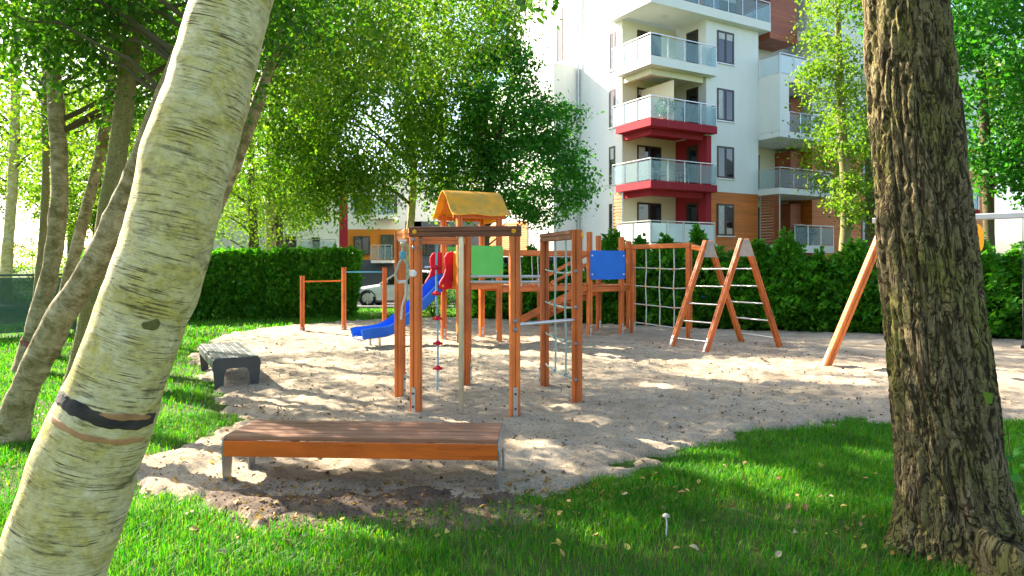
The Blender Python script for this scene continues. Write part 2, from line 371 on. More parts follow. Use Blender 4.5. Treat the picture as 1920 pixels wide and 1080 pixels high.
# ------------------------------------------------------------------ ground, sand, parking
def ground_sheet():
    n = 60; xs = np.concatenate([np.linspace(-400, -30, 8)[:-1], np.linspace(-30, 30, 61), np.linspace(30, 400, 8)[1:]])
    ys = np.concatenate([np.linspace(-60, -4, 5)[:-1], np.linspace(-4, 60, 65), np.linspace(60, 600, 8)[1:]])
    X, Y = np.meshgrid(xs, ys); V = np.stack([X.ravel(), Y.ravel(), np.zeros(X.size)], 1); w = len(xs)
    i = np.arange(len(ys) - 1)[:, None] * w + np.arange(w - 1)[None, :]; i = i.ravel()
    q = np.stack([i, i + 1, i + 1 + w, i + w], 1)
    return tag(link('ground', fast_mesh('ground', V, q, LAWN)), kind='structure')
ground_sheet()
SAND_PX = [(215, 965), (330, 962), (480, 985), (640, 972), (780, 980), (880, 962), (960, 930), (1060, 915), (1150, 890), (1240, 868), (1340, 842), (1420, 818), (1500, 803), (1600, 797), (1700, 794), (1920, 792), (2200, 800),
           (2300, 655), (1920, 638), (1500, 622), (1180, 613), (1000, 600), (900, 598), (800, 596), (720, 598), (600, 606), (520, 614), (440, 624), (395, 640), (345, 668), (370, 690), (345, 715), (400, 745), (410, 765), (400, 800), (330, 845), (250, 865), (215, 900)]
SAND_W = np.array([[gp(x, y).x, gp(x, y).y] for x, y in SAND_PX])
def sdf(P):
    """signed distance to the sand outline, positive inside"""
    P = np.asarray(P)[:, :2]; n = len(SAND_W); d = np.full(len(P), 1e9); inside = np.zeros(len(P), bool)
    for k in range(n):
        a = SAND_W[k]; b = SAND_W[(k + 1) % n]; e = b - a; w = P - a
        t = np.clip((w @ e) / (e @ e), 0, 1); d = np.minimum(d, np.hypot(*(w - t[:, None] * e).T))
        c = ((a[1] > P[:, 1]) != (b[1] > P[:, 1])) & (P[:, 0] < (b[0] - a[0]) * (P[:, 1] - a[1]) / (b[1] - a[1] + 1e-12) + a[0]); inside ^= c
    return np.where(inside, d, -d)
def edge_noise(P):
    P3 = np.stack([P[:, 0], P[:, 1], np.zeros(len(P))], 1)
    return (fbm(P3 * 1.6, 4, 11) - .5) * .65 + (fbm(P3 * 8, 3, 21) - .5) * .42
def sand_height(P):
    P3 = np.stack([P[:, 0], P[:, 1], np.zeros(len(P))], 1)
    s = sdf(P) + edge_noise(P); m = np.clip(s / .22, -1, 1)
    f1, f2, _ = worley(P3 * np.array([3.1, 3.1, 1]) + fbm(P3 * 2, 2, 3)[:, None] * .6, 4)
    foot = np.clip(.42 - f1, 0, 1) * -.065 + np.exp(-((f1 - .5) / .1) ** 2) * .010
    h = (fbm(P3 * .6, 3, 31) - .5) * .07 + (fbm(P3 * 3.4, 3, 41) - .5) * .045 + (fbm(P3 * 9, 3, 51) - .5) * .055 + foot
    return -.05 * (1 - np.clip(m, 0, 1)) + np.maximum(.045 + h, .008) * np.clip(m, 0, 1)
def sand_sheet():
    xs = np.concatenate([np.arange(-7.5, 6.5, .04), np.arange(6.5, 17, .12)]); ys = np.concatenate([np.arange(4.2, 13, .04), np.arange(13, 23.5, .08)])
    X, Y = np.meshgrid(xs, ys); P = np.stack([X.ravel(), Y.ravel()], 1); z = sand_height(P); w = len(xs)
    i = (np.arange(len(ys) - 1)[:, None] * w + np.arange(w - 1)[None, :]).ravel(); q = np.stack([i, i + 1, i + 1 + w, i + w], 1)
    q = q[(z[q] > -.049).any(1)]
    used = np.unique(q); mp = np.full(len(P), -1); mp[used] = np.arange(len(used))
    V = np.column_stack([P, z])[used]
    return tag(link('sand', fast_mesh('sand', V, mp[q], SAND, True)), kind='structure')
sand_sheet()
def slab(name, x0, x1, y0, y1, z0, z1, mat):
    b = MB(); b.box(((x0 + x1) / 2, (y0 + y1) / 2, (z0 + z1) / 2), (x1 - x0, y1 - y0, z1 - z0)); return tag(b.build(name, mat), kind='structure')
slab('parking_lot', -30, 6.0, 26.6, 44, -.2, .02, ASPH)
slab('kerb', -30, 6.0, 26.35, 26.6, -.1, .12, simple('concrete', (.36, .35, .33), .9, .2, 4, .3, 60))

# ------------------------------------------------------------------ grass and litter
def blades(P, length, width, rg, lean=.5):
    N = len(P); th = rg.uniform(0, 2 * np.pi, N); d = np.stack([np.cos(th), np.sin(th), np.zeros(N)], 1); s = np.stack([-np.sin(th), np.cos(th), np.zeros(N)], 1)
    L = length * rg.uniform(.55, 1.25, N); k = rg.uniform(.1, lean, N); up = np.array([0, 0, 1.])
    b = np.column_stack([P, np.zeros(N)]) if P.shape[1] == 2 else P
    m = b + up * (L * .55)[:, None] + d * (L * k * .35)[:, None]; t = b + up * (L * (1 - .35 * k))[:, None] + d * (L * k)[:, None]
    w = width * rg.uniform(.7, 1.3, N); sw = s * w[:, None]
    V = np.stack([b - sw * .5, b + sw * .5, m - sw * .42, m + sw * .42, t], 1).reshape(-1, 3)
    o = np.arange(N)[:, None] * 5; T = np.concatenate([o + [0, 1, 3], o + [0, 3, 2], o + [2, 3, 4]], 1).reshape(-1, 3)
    return V, T
def grass():
    rg = np.random.default_rng(3); Vs, Ts = [], []; off = 0
    for (x0, x1, y0, y1, dens, L, W) in [(-3.6, 4.2, 3.1, 6.2, 5600, .075, .0048), (4.2, 6.5, 3.1, 7.6, 3000, .085, .006), (-6, -2.0, 4.6, 8, 3000, .06, .006), (1.0, 4.2, 6.2, 8, 3000, .08, .006),
                                          (-9.5, -3.0, 8, 14, 1300, .065, .010), (-12.5, -6, 4.6, 8, 1300, .065, .010), (-14, 3, 14, 26.2, 260, .085, .022), (-22, -9.5, 8, 14, 350, .08, .016), (6.5, 14, 5, 9, 900, .085, .01)]:
        n = int((x1 - x0) * (y1 - y0) * dens); P = np.stack([rg.uniform(x0, x1, n), rg.uniform(y0, y1, n)], 1)
        s = sdf(P) + edge_noise(P); P3 = np.column_stack([P, np.zeros(n)])
        patch = fbm(P3 * 1.1, 3, 71); keep = (s < .2) & (rg.uniform(0, 1, n) < np.clip(.62 - s * 3.2, 0.02, 1) * np.clip((patch - .36) * 7 + .35, .32, 1))
        P = P[keep]; pt = patch[keep]; s = s[keep]
        V, T = blades(P, L * (.65 + .9 * fbm(np.column_stack([P, np.zeros(len(P))]) * 2.2, 3, 81)) * np.clip(.8 - s * 1.6, .6, 1), W, rg, .9); Vs.append(V); Ts.append(T + off); off += len(V)
    tag(link('grass', fast_mesh('grass', np.concatenate(Vs), np.concatenate(Ts), L_GRASS)), 'lush green lawn grass around the sandy play area', 'grass', kind='stuff')
grass()
def flat_leaf(N, P, L, rg, lift=.01, curl=.25):
    th = rg.uniform(0, 2 * np.pi, N); ti = rg.normal(0, .35, (N, 2)); t = np.stack([np.cos(th), np.sin(th), ti[:, 0]], 1); s = np.stack([-np.sin(th), np.cos(th), ti[:, 1]], 1)
    L = L[:, None]; P = P + np.array([0, 0, lift]); c = np.array([0, 0, 1.]) * L * curl
    V = np.stack([P - t * L * .5, P + s * L * .38 + c * rg.uniform(0, 1, (N, 1)), P + t * L * .5 + c * .4, P - s * L * .38 + c * rg.uniform(0, 1, (N, 1))], 1).reshape(-1, 3)
    return V, np.arange(N * 4).reshape(-1, 4)
def litter():
    rg = np.random.default_rng(9); N = 15000
    P = np.stack([rg.uniform(-5.5, 6.5, N), rg.uniform(4.3, 15, N) ], 1); s = sdf(P); keep = s > -.1; P = P[keep]; z = np.maximum(sand_height(P), 0)
    L = rg.gamma(1.6, .008, len(P)) + .006; V, Q = flat_leaf(len(P), np.column_stack([P, z]), L, rg, .004, .3)
    tag(link('leaf_litter', fast_mesh('leaf_litter', V, Q, L_DEBRIS)), 'small dark crumbs of bark and leaf strewn over the sand', 'litter', kind='stuff')
    # dry leaves in drifts along the front edge of the sand and under the trees
    P = np.stack([rg.normal(-1.0, .8, 3500), rg.normal(4.80, .20, 3500)], 1); z = np.maximum(sand_height(P), 0); V, Q = flat_leaf(len(P), np.column_stack([P, z]), rg.uniform(.006, .022, len(P)), rg, .012, .15)
    tag(link('soil_crumbs', fast_mesh('soil_crumbs', V, Q, L_DEBRIS)), 'dark crumbly soil and rotted leaves in front of the long bench', 'soil', kind='stuff')
    xs = np.arange(-3.2, 1.3, .03); ys = np.arange(4.2, 5.6, .03); X, Y = np.meshgrid(xs, ys); P = np.stack([X.ravel(), Y.ravel()], 1); P3 = np.column_stack([P, np.zeros(len(P))])
    k_ = 1 - ((P[:, 0] + 1.0) / 1.45) ** 2 - ((P[:, 1] - 4.80) / .34) ** 2 + (fbm(P3 * 3, 4, 301) - .5) * 2.2; zz = np.maximum(sand_height(P), .0) + np.clip(k_, -1, .5) * .03 - .004
    w = len(xs); i = (np.arange(len(ys) - 1)[:, None] * w + np.arange(w - 1)[None, :]).ravel(); q = np.stack([i, i + 1, i + 1 + w, i + w], 1); q = q[(k_[q] > -.1).any(1)]
    tag(link('bare_soil', fast_mesh('bare_soil', np.column_stack([P, zz]), q, SOIL, True)), kind='structure')
    N = 520; P = np.concatenate([np.stack([rg.normal(-1.2, .85, N), rg.normal(4.75, .28, N)], 1), np.stack([rg.uniform(-6, -1.5, 900), rg.uniform(4.2, 8.5, 900)], 1), np.stack([rg.normal(2.6, .5, 160), rg.normal(4.2, .4, 160)], 1), np.stack([rg.normal(.7, .5, 260), rg.normal(5.1, .18, 260)], 1)])
    z = np.maximum(sand_height(P), 0); L = rg.uniform(.018, .05, len(P)); V, Q = flat_leaf(len(P), np.column_stack([P, z]), L, rg, .008, .35)
    tag(link('dry_leaf_drift', fast_mesh('dry_leaf_drift', V, Q, L_DRY)), 'drifts of dry brown leaves along the front edge of the sand', 'leaf litter', kind='stuff')
litter()

# ------------------------------------------------------------------ apartment building
U = Vector((.866, .5, 0)).normalized(); W = Vector((-.5, .866, 0)).normalized(); BP0 = Vector((6.5, 32.5, 0))
def BL(a, b, z): return BP0 + U * a + W * b + Vector((0, 0, z))
def bhex(m, a0, a1, b0, b1, z0, z1):
    return m.hexa([BL(a0, b0, z0), BL(a1, b0, z0), BL(a1, b1, z0), BL(a0, b1, z0), BL(a0, b0, z1), BL(a1, b0, z1), BL(a1, b1, z1), BL(a0, b1, z1)])
bld = thing('apartment_building', 'tall white apartment block with glass balconies and orange wood cladding', 'building', BL(4, 5, 0))
def bpart(name, mat, boxes, parent=None):
    m = MB()
    for x in boxes: bhex(m, *x)
    return m.build(name, mat, parent or bld)
DECK = [2.72 + 2.94 * k for k in range(6)]; TOP = DECK[5] + .6
WRG = random.Random(5)
def b_window(plane, c, lo, hi, z0, z1, parent=None, mullion=True, out=-1, curtain=False):
    """window set in a wall: plane 'b' (front walls, along a) or 'a' (side walls, along b); c = wall plane"""
    def P(s, d, z): return BL(s, c + d, z) if plane == 'b' else BL(c + d, s, z)
    def hx(m, s0, s1, d0, d1, za, zb): return m.hexa([P(s0, d0, za), P(s1, d0, za), P(s1, d1, za), P(s0, d1, za), P(s0, d0, zb), P(s1, d0, zb), P(s1, d1, zb), P(s0, d1, zb)])
    f = MB(); t = .09; o0, o1 = -.035, .02
    hx(f, lo, lo + t, o0, o1, z0, z1); hx(f, hi - t, hi, o0, o1, z0, z1); hx(f, lo + t, hi - t, o0, o1, z0, z0 + t); hx(f, lo + t, hi - t, o0, o1, z1 - t, z1)
    if mullion: mid = (lo + hi) / 2; hx(f, mid - t * .6, mid + t * .6, o0 - .004, o1 - .004, z0 + t, z1 - t)
    fr = f.build('window', FRAMEB, parent or bld)
    p = MB(); hx(p, lo + t, hi - t, -.016, -.004, z0 + t, z1 - t); p.build('pane', GLASS, fr)
    if curtain:
        q = MB(); hx(q, lo + t, lo + (hi - lo) * .32, -.022, -.018, z0 + t, z1 - t); q.build('curtain', CURTAIN, fr)
    bl_ = WRG.uniform(0, 1)
    if bl_ < .45: q = MB(); hx(q, lo + t + .02, hi - t - .02, -.0215, -.0185, z1 - t - (z1 - z0) * (.12 + bl_ * .7), z1 - t - .01) if not curtain else hx(q, hi - (hi - lo) * .26, hi - t, -.022, -.018, z0 + t, z1 - t); q.build('blind', CURTAIN, fr)
    s = MB(); hx(s, lo - .06, hi + .06, -.07, .02, z0 - .05, z0 - .004); s.build('sill', STEEL, fr)
    return fr
BF = .4      # front wall plane
# solid masses (each wall piece is its own part)
bpart('wall', WHITE, [(.4, 4.0, 2.6, 14, 0, TOP)])                                  # left sunlit wing behind the corner loggias
bpart('wall', WHITE, [(4.0, 7.8, BF, 14, 5.4, DECK[4] - .3)])                          # front bay, white storeys
bpart('wood_cladding', CLAD, [(4.02, 7.8, BF + .02, 13, 0, 5.4)])                    # front bay, timber base
bpart('wall', CLADR, [(4.0, 9.2, 2.2, 14, DECK[4] - .3, TOP)])                        # set-back top storey
bpart('wall', WHITE, [(7.8, 12.2, 2.0, 14, 0, DECK[4] - .3)])                        # back of the right loggias
bpart('wall', CLADR, [(9.2, 12.2, 3.2, 14, DECK[4] - .3, TOP)]); bpart('wood_cladding', CLADR, [(8.7, 10.9, BF, 2.19, DECK[4] - .62, TOP)])
bpart('wood_cladding', CLAD, [(12.2, 32, BF, 14, 0, 8.6)])
bpart('wall', WHITE, [(12.2, 32, BF + .03, 14, 8.6, TOP)])
bpart('wall', WHITE, [(-1.25, .4, 6.35, 14, 0, 12.6)])                              # lower side block
bpart('wood_cladding', CLAD, [(-1.29, -1.25, 9.0, 13.9, 2.2, 4.2)])
bpart('red_pillar', REDP, [(3.985, 4.32, BF - .03, 2.6, 0, DECK[2] - .42)])
bpart('loggia_wall', CREAM, [(.42, 3.985, 2.57, 2.6, DECK[k], DECK[k + 1] - .42) for k in range(4)])
bpart('roof', GREYP, [(.2, 32, BF - .2, 14, TOP, TOP + .3)])
# loggia doors and windows
for k in range(4):
    z = DECK[k]
    b_window('b', 2.57, 1.35, 2.95, z + .05, z + 2.15, curtain=(k == 1))
    b_window('a', 3.985, .95, 1.75, z + .05, z + 2.15, mullion=False)
    b_window('b', BF, 4.75, 5.95, z + .45, z + 2.08, curtain=(k in (0, 2)))
for k in range(5):
    b_window('a', .4, 3.15, 3.62, DECK[k] + .15, DECK[k] + 2.1, mullion=False)
b_window('a', .4, 7.9, 8.5, 13.3, 16.4, mullion=False)
for k in (0, 1, 2, 3): b_window('b', BF if k < 2 else BF + .03, 16.7, 17.9, DECK[k] + .35, DECK[k] + 2.0, curtain=True)
bpart('loggia_wall', CREAM, [(7.82, 12.18, 1.96, 1.99, DECK[k] + .003, DECK[k + 1] - .37) for k in range(3)])
for k in (0, 1, 2): b_window('b', 1.96, 8.3, 9.7, DECK[k] + .05, DECK[k] + 2.2, curtain=(k == 1))
b_window('b', 2.2, 5.6, 8.2, DECK[4] + .1, DECK[4] + 2.2); b_window('b', 2.0, 8.2, 9.6, DECK[3] + .1, DECK[3] + 2.1)
b_window('b', 2.2, 4.2, 5.2, DECK[4] + .1, DECK[4] + 2.2)

def balcony(pts, deck, th, slab_mat, pane_mats, closed_ab, pitch=1.02, h=1.05, lamp=None):
    """slab polygon (a,b) + railing along the open polyline pts"""
    m = MB(); m.prism([BL(a, b, deck - th) for a, b in closed_ab], (0, 0, th)); sl = m.build('balcony_slab', slab_mat, bld)
    hr = MB()
    for i in range(len(pts) - 1):
        (a0, b0), (a1, b1) = pts[i], pts[i + 1]; L = math.hypot(a1 - a0, b1 - b0); n = max(1, round(L / pitch)); out = Vector((0, 0, 0))
        p0 = BL(a0, b0, deck); p1 = BL(a1, b1, deck)
        hr.bar(p0 + Vector((0, 0, h)), p1 + Vector((0, 0, h)), .05, .05)
        for j in range(n + 1):
            if i > 0 and j == 0: continue
            p = p0.lerp(p1, j / n); q = MB(); q.box(p + Vector((0, 0, h / 2 - .16)), (.045, .045, h + .26)); q.build('rail_post', STEEL, sl)
        for j in range(n):
            a = p0.lerp(p1, (j + .06) / n); b = p0.lerp(p1, (j + .94) / n); pm = pane_mats[i % len(pane_mats)]
            q = MB(); d, sd, u = q.frame(a, b); q.hexa([a + sd * .006 + u * .05, b + sd * .006 + u * .05, b - sd * .006 + u * .05, a - sd * .006 + u * .05, a + sd * .006 + u * (h - .1), b + sd * .006 + u * (h - .1), b - sd * .006 + u * (h - .1), a - sd * .006 + u * (h - .1)])
            q.build('pane', pm, sl)
    hr.build('handrail', STEEL, sl)
    if lamp:
        q = MB(); q.lathe([(0, -.06), (.1, -.055), (.13, -.02), (.13, 0)], BL(lamp[0], lamp[1], deck - th - .004), (0, 0, 1), 14); q.build('ceiling_lamp', WHITEP, sl, True)
    return sl
corner = [(.41, 2.6), (0, 2.6), (0, 0), (4.35, 0), (4.35, BF - .04), (3.97, BF - .04), (3.97, 2.56), (.43, 2.56)]
rl = [(.03, 2.9), (.03, .03), (4.32, .03), (4.32, BF - .06)]
balcony([(.03, 2.55), (.03, .03), (4.2, .03)], DECK[0], .5, WHITE, [FROST], corner)
balcony(rl, DECK[1], .34, REDP, [PANE], corner, lamp=(1.9, 1.1)); balcony(rl, DECK[2], .36, REDP, [FROST, PANE], corner, lamp=(1.9, 1.1))
balcony(rl, DECK[3], .42, WHITE, [FROST, PANE], corner, lamp=(1.9, 1.1))
balcony([(.03, 3.2), (.03, .03), (8.25, .03), (8.25, BF + 1.7)], DECK[4], .45, WHITE, [FROST, PANE], [(.41, 3.2), (0, 3.2), (0, 0), (8.3, 0), (8.3, 2.18), (.43, 2.18)], lamp=(1.9, 1.1))
for k, mt in ((1, REDP), (2, REDP), (3, WHITE)):     # down-stand beams under the corner slabs
    th = (.34, .36, .42)[k - 1]
    bpart('beam', mt if k < 3 else CREAM, [(.45, 3.9, .5, .72, DECK[k] - th - .3, DECK[k] - th - .003), (.45, .67, .722, 2.56, DECK[k] - th - .3, DECK[k] - th - .003)])
rbox = [(7.81, 1.98), (7.81, -.96), (12.2, -.96), (12.2, 1.98)]
rr = [(7.84, BF - .05), (7.84, -.93), (12.17, -.93), (12.17, BF - .05)]
balcony([(9.0, -.93), (12.17, -.93), (12.17, BF - .05)], DECK[0], .4, WHITE, [PANE], rbox); balcony(rr, DECK[1], .32, WHITE, [PANE], rbox, lamp=(9.2, .4))
balcony([(8.6, -.9), (12.17, -.9)], DECK[2], .32, WHITE, [PANE], rbox, lamp=(9.2, .4)); balcony(rr, DECK[3], .36, WHITE, [FROST], rbox)
bpart('loggia_box', WHITE, [(7.79, 7.99, -.97, 1.99, DECK[2] + .003, DECK[3] - .363), (7.99, 8.5, -.97, -.8, DECK[2] + .003, DECK[3] - .363)])
for k in (0, 1, 2): bpart('wood_partition', CLADR, [(11.0, 11.9, .9, 1.95, DECK[k] + .003, DECK[k] + 2.4)])
balcony([(10.98, -.75), (13.2, -.75)], DECK[4], .4, WHITE, [PANE], [(10.92, BF - .01), (10.92, -.8), (13.2, -.8), (13.2, BF - .01)])
# timber slat screens
def slat_screen(P, z0, z1, mat, n):
    sc = MB(); d, sd, u = sc.frame(P[0], P[1])
    for p in P: sc.box(p + Vector((0, 0, (z0 + z1) / 2)), (.06, .06, z1 - z0))
    s = sc.build('screen_frame', STEEL, bld)
    for i in range(n):
        z = z0 + (z1 - z0) * (i + .5) / n; q = MB(); q.bar(P[0] + Vector((0, 0, z)) + d * .04, P[1] + Vector((0, 0, z)) - d * .04, .03, (z1 - z0) / n * .68); q.build('slat', mat, s)
slat_screen([BL(7.86, BF - .1, 0), BL(7.86, -.9, 0)], DECK[0] - .1, DECK[1] - .34, CLADR, 18); slat_screen([BL(.1, 2.95, 0), BL(.1, 2.2, 0)], DECK[0] - .3, DECK[1] - .36, CLAD, 17)
m = MB(); m.tube([BL(.28, 6.2, 0), BL(.28, 6.2, TOP)], .055, 10); m.build('downpipe', STEEL, bld, True)
m = MB(); m.lathe([(0, .0), (.28, .02), (.42, .1), (.44, .12)], BL(-.3, 6.1, 9.9), (.5, -.86, .1), 18); m.build('satellite_dish', STEEL, bld, True)
bpart('partition_panel', CREAM, [(1.55, 1.6, .15, 2.5, DECK[2] + .003, DECK[2] + 2.0)])

# balcony furniture and plants
def potted_plant(loc, label, r, h, flowers=None, seed=0):
    t = thing('potted_plant', label, 'potted plant', loc); l = Vector(loc)
    m = MB(); m.lathe([(0, 0), (.12, 0), (.17, .28), (.155, .28), (.15, .24), (0, .24)], l, (0, 0, 1), 14); m.build('pot', simple('terracotta', (.30, .10, .05), .8), t, True)
    rg = np.random.default_rng(seed); N = 420; P = rg.normal(0, 1, (N, 3)); P = P / np.linalg.norm(P, axis=1)[:, None] * rg.uniform(.5, 1, (N, 1)) * [r, r, h * .5] + [0, 0, .28 + h * .45]
    V, Q = leaf_quads(P, rg.uniform(.07, .13, N), rg); link('foliage', fast_mesh('foliage', V, Q, L_DARK), t)
    if flowers:
        P = P[:70] * 1.06; V, Q = leaf_quads(P, rg.uniform(.07, .11, 70), rg); link('flowers', fast_mesh('flowers', V, Q, flowers), t)
def leaf_quads(P, L, rg, droop=0.0, aspect=.62, up=.4):
    N = len(P); L = np.broadcast_to(np.asarray(L, float), (N,))
    t = rg.normal(0, 1, (N, 3)); t[:, 2] -= droop; t /= np.linalg.norm(t, axis=1)[:, None] + 1e-9
    r = rg.normal(0, 1, (N, 3)); r[:, 2] += up * 2; n = r - (r * t).sum(1)[:, None] * t; n /= np.linalg.norm(n, axis=1)[:, None] + 1e-9
    s = np.cross(n, t); L = L[:, None]
    V = np.stack([P - t * L * .5, P - t * L * .08 + s * L * aspect * .5 + n * L * .1, P + t * L * .5, P - t * L * .08 - s * L * aspect * .5 + n * L * .1], 1).reshape(-1, 3)
    return V, np.arange(N * 4).reshape(-1, 4)
FLW = simple('white_flowers', (.7, .66, .55), .8); FLO = simple('orange_flowers', (.6, .2, .06), .8)
potted_plant(BL(1.35, .5, DECK[2]), 'large bushy potted plant with pale blooms on the red-edged third balcony', .55, 1.0, FLW, 1)
potted_plant(BL(2.75, .5, DECK[2]), 'small orange-flowered pot plant on the red-edged third balcony', .3, .7, FLO, 2)
potted_plant(BL(9.9, -.4, DECK[0]), 'leafy potted plant behind the glass of the lowest right balcony', .4, .9, FLW, 3)
potted_plant(BL(10.9, -.4, DECK[0]), 'second bushy pot plant on the lowest right balcony, nearer the slim tree', .4, .85, None, 4)
potted_plant(BL(8.95, -.3, DECK[2]), 'dark potted plant inside the loggia box on the third floor', .35, 1.0, None, 5)
def patio_chair(loc, yaw, label):
    t = thing('patio_chair', label, 'chair', loc); l = Vector(loc); R = Matrix.Rotation(yaw, 3, 'Z')
    def P(x, y, z): return l + R @ Vector((x, y, z))
    m = MB(); m.bar(P(-.24, 0, .42), P(.24, 0, .42), .48, .03); m.build('seat', DARKM, t)
    m = MB(); m.bar(P(-.24, .24, .66), P(.24, .28, .66), .03, .42); m.build('backrest', DARKM, t)
    for x in (-.22, .22):
        for y in (-.2, .22): m = MB(); m.tube([P(x, y, 0), P(x, y, .42 if y < 0 else .85)], .015, 6); m.build('leg', STEEL, t)
        m = MB(); m.tube([P(x, -.2, .42), P(x, -.22, .62), P(x, .24, .64)], .018, 6); m.build('armrest', STEEL, t)
patio_chair(BL(1.6, 1.2, DECK[1]), .4, 'dark patio chair nearest the door on the lower red balcony')
patio_chair(BL(2.9, .9, DECK[1]), -2.2, 'dark patio chair by the red wall on the lower red balcony')

# ------------------------------------------------------------------ low building behind the parking lot
lb = thing('low_building', 'far pale building with orange and red panels behind the parked cars', 'building', (-9, 50, 0))
def lbox(name, mat, x0, x1, z0, z1, y0=50.0, y1=60.0):
    m = MB(); m.box(((x0 + x1) / 2, (y0 + y1) / 2, (z0 + z1) / 2), (x1 - x0, y1 - y0, z1 - z0)); return m.build(name, mat, lb)
def lx(px, Y=50.0): return (px - CX) * Y / F
def lz(py, Y=50.0): return EYE + (HY - py) * Y / F
lbox('plinth', GREYP, lx(470), lx(960), 0, lz(487)); lbox('wall', WHITE, lx(300), lx(636), lz(487), 8.0); lbox('red_wall', REDP, lx(636), lx(652), lz(487), 9)
lbox('orange_wall', ORANGEP, lx(652), lx(760), lz(487), lz(430)); lbox('wall', WHITE, lx(652), lx(790), lz(430), 8.0); lbox('grey_wall', GREYP, lx(760), lx(960), lz(487), lz(415)); lbox('wall', WHITE, lx(790), lx(960), lz(415), 8.0)
lbox('wall', WHITE, lx(300), lx(470), 0, lz(487))
def lwin(x0, x1, y0, y1, Yp=50.0):
    a, b, c, d = lx(x0), lx(x1), lz(y1), lz(y0); f = MB(); t = .09; yc = Yp - .06
    for q in ((a, a + t, c, d), (b - t, b, c, d), (a + t, b - t, c, c + t), (a + t, b - t, d - t, d), ((a + b) / 2 - .05, (a + b) / 2 + .05, c + t, d - t)): f.box(((q[0] + q[1]) / 2, yc, (q[2] + q[3]) / 2), (q[1] - q[0], .1, q[3] - q[2]))
    fr = f.build('window', DARKM, lb); p = MB(); p.box(((a + b) / 2, yc, (c + d) / 2), (b - a - 2 * t, .03, d - c - 2 * t)); p.build('pane', GLASS, fr)
for q in ((664, 694, 443, 478), (535, 556, 443, 472), (585, 600, 445, 472), (715, 745, 440, 485), (665, 694, 365, 400), (585, 610, 365, 400), (520, 545, 365, 400), (720, 745, 365, 400), (790, 815, 440, 478), (850, 880, 440, 478)): lwin(*q)
def lbalc(x0, x1, y0, y1):
    m = MB(); m.box((lx((x0 + x1) / 2), 49.2, lz(y1) - .1), (lx(x1) - lx(x0), 1.6, .2)); s = m.build('balcony_slab', WHITE, lb)
    for k in range(4):
        x = lx(x0) + (lx(x1) - lx(x0)) * k / 3; m = MB(); m.box((x, 48.42, lz(y1) + .5), (.05, .05, 1.05)); m.build('rail_post', STEEL, s)
    m = MB(); m.box((lx((x0 + x1) / 2), 48.42, lz(y1) + 1.05), (lx(x1) - lx(x0), .06, .05)); m.build('handrail', STEEL, s)
    m = MB(); m.box((lx((x0 + x1) / 2), 48.45, lz(y1) + .5), (lx(x1) - lx(x0) - .1, .012, .85)); m.build('pane', PANE, s)
lbalc(704, 742, 0, 488); lbalc(575, 640, 0, 478); lbalc(704, 745, 0, 408)
lbox('roof', GREYP, lx(295), lx(965), 8.0, 8.3)
# piece of a third building glimpsed on the right between the trees
rb = thing('far_balcony_building', 'pale building glimpsed between the right-hand trees with a red balcony', 'building', (21, 35, 0))
m = MB(); m.box((21.1, 35.5, 6), (2.2, 2.1, 12)); m.build('wall', WHITE, rb)
for z, mt in ((4.2, REDP), (1.4, WHITE), (7.2, REDP)):
    m = MB(); m.box((21.0, 34.0, z), (3.3, .88, .3)); s = m.build('balcony_slab', mt, rb)
    m = MB(); m.box((21.0, 33.62, z + .68), (3.2, .015, .95)); m.build('pane', FROST, s)
    for x in (19.4, 20.45, 21.5, 22.6): m = MB(); m.box((x, 33.59, z + .6), (.05, .05, 1.2)); m.build('rail_post', STEEL, s)
    m = MB(); m.box((21.0, 33.59, z + 1.2), (3.3, .05, .05)); m.build('handrail', STEEL, s)

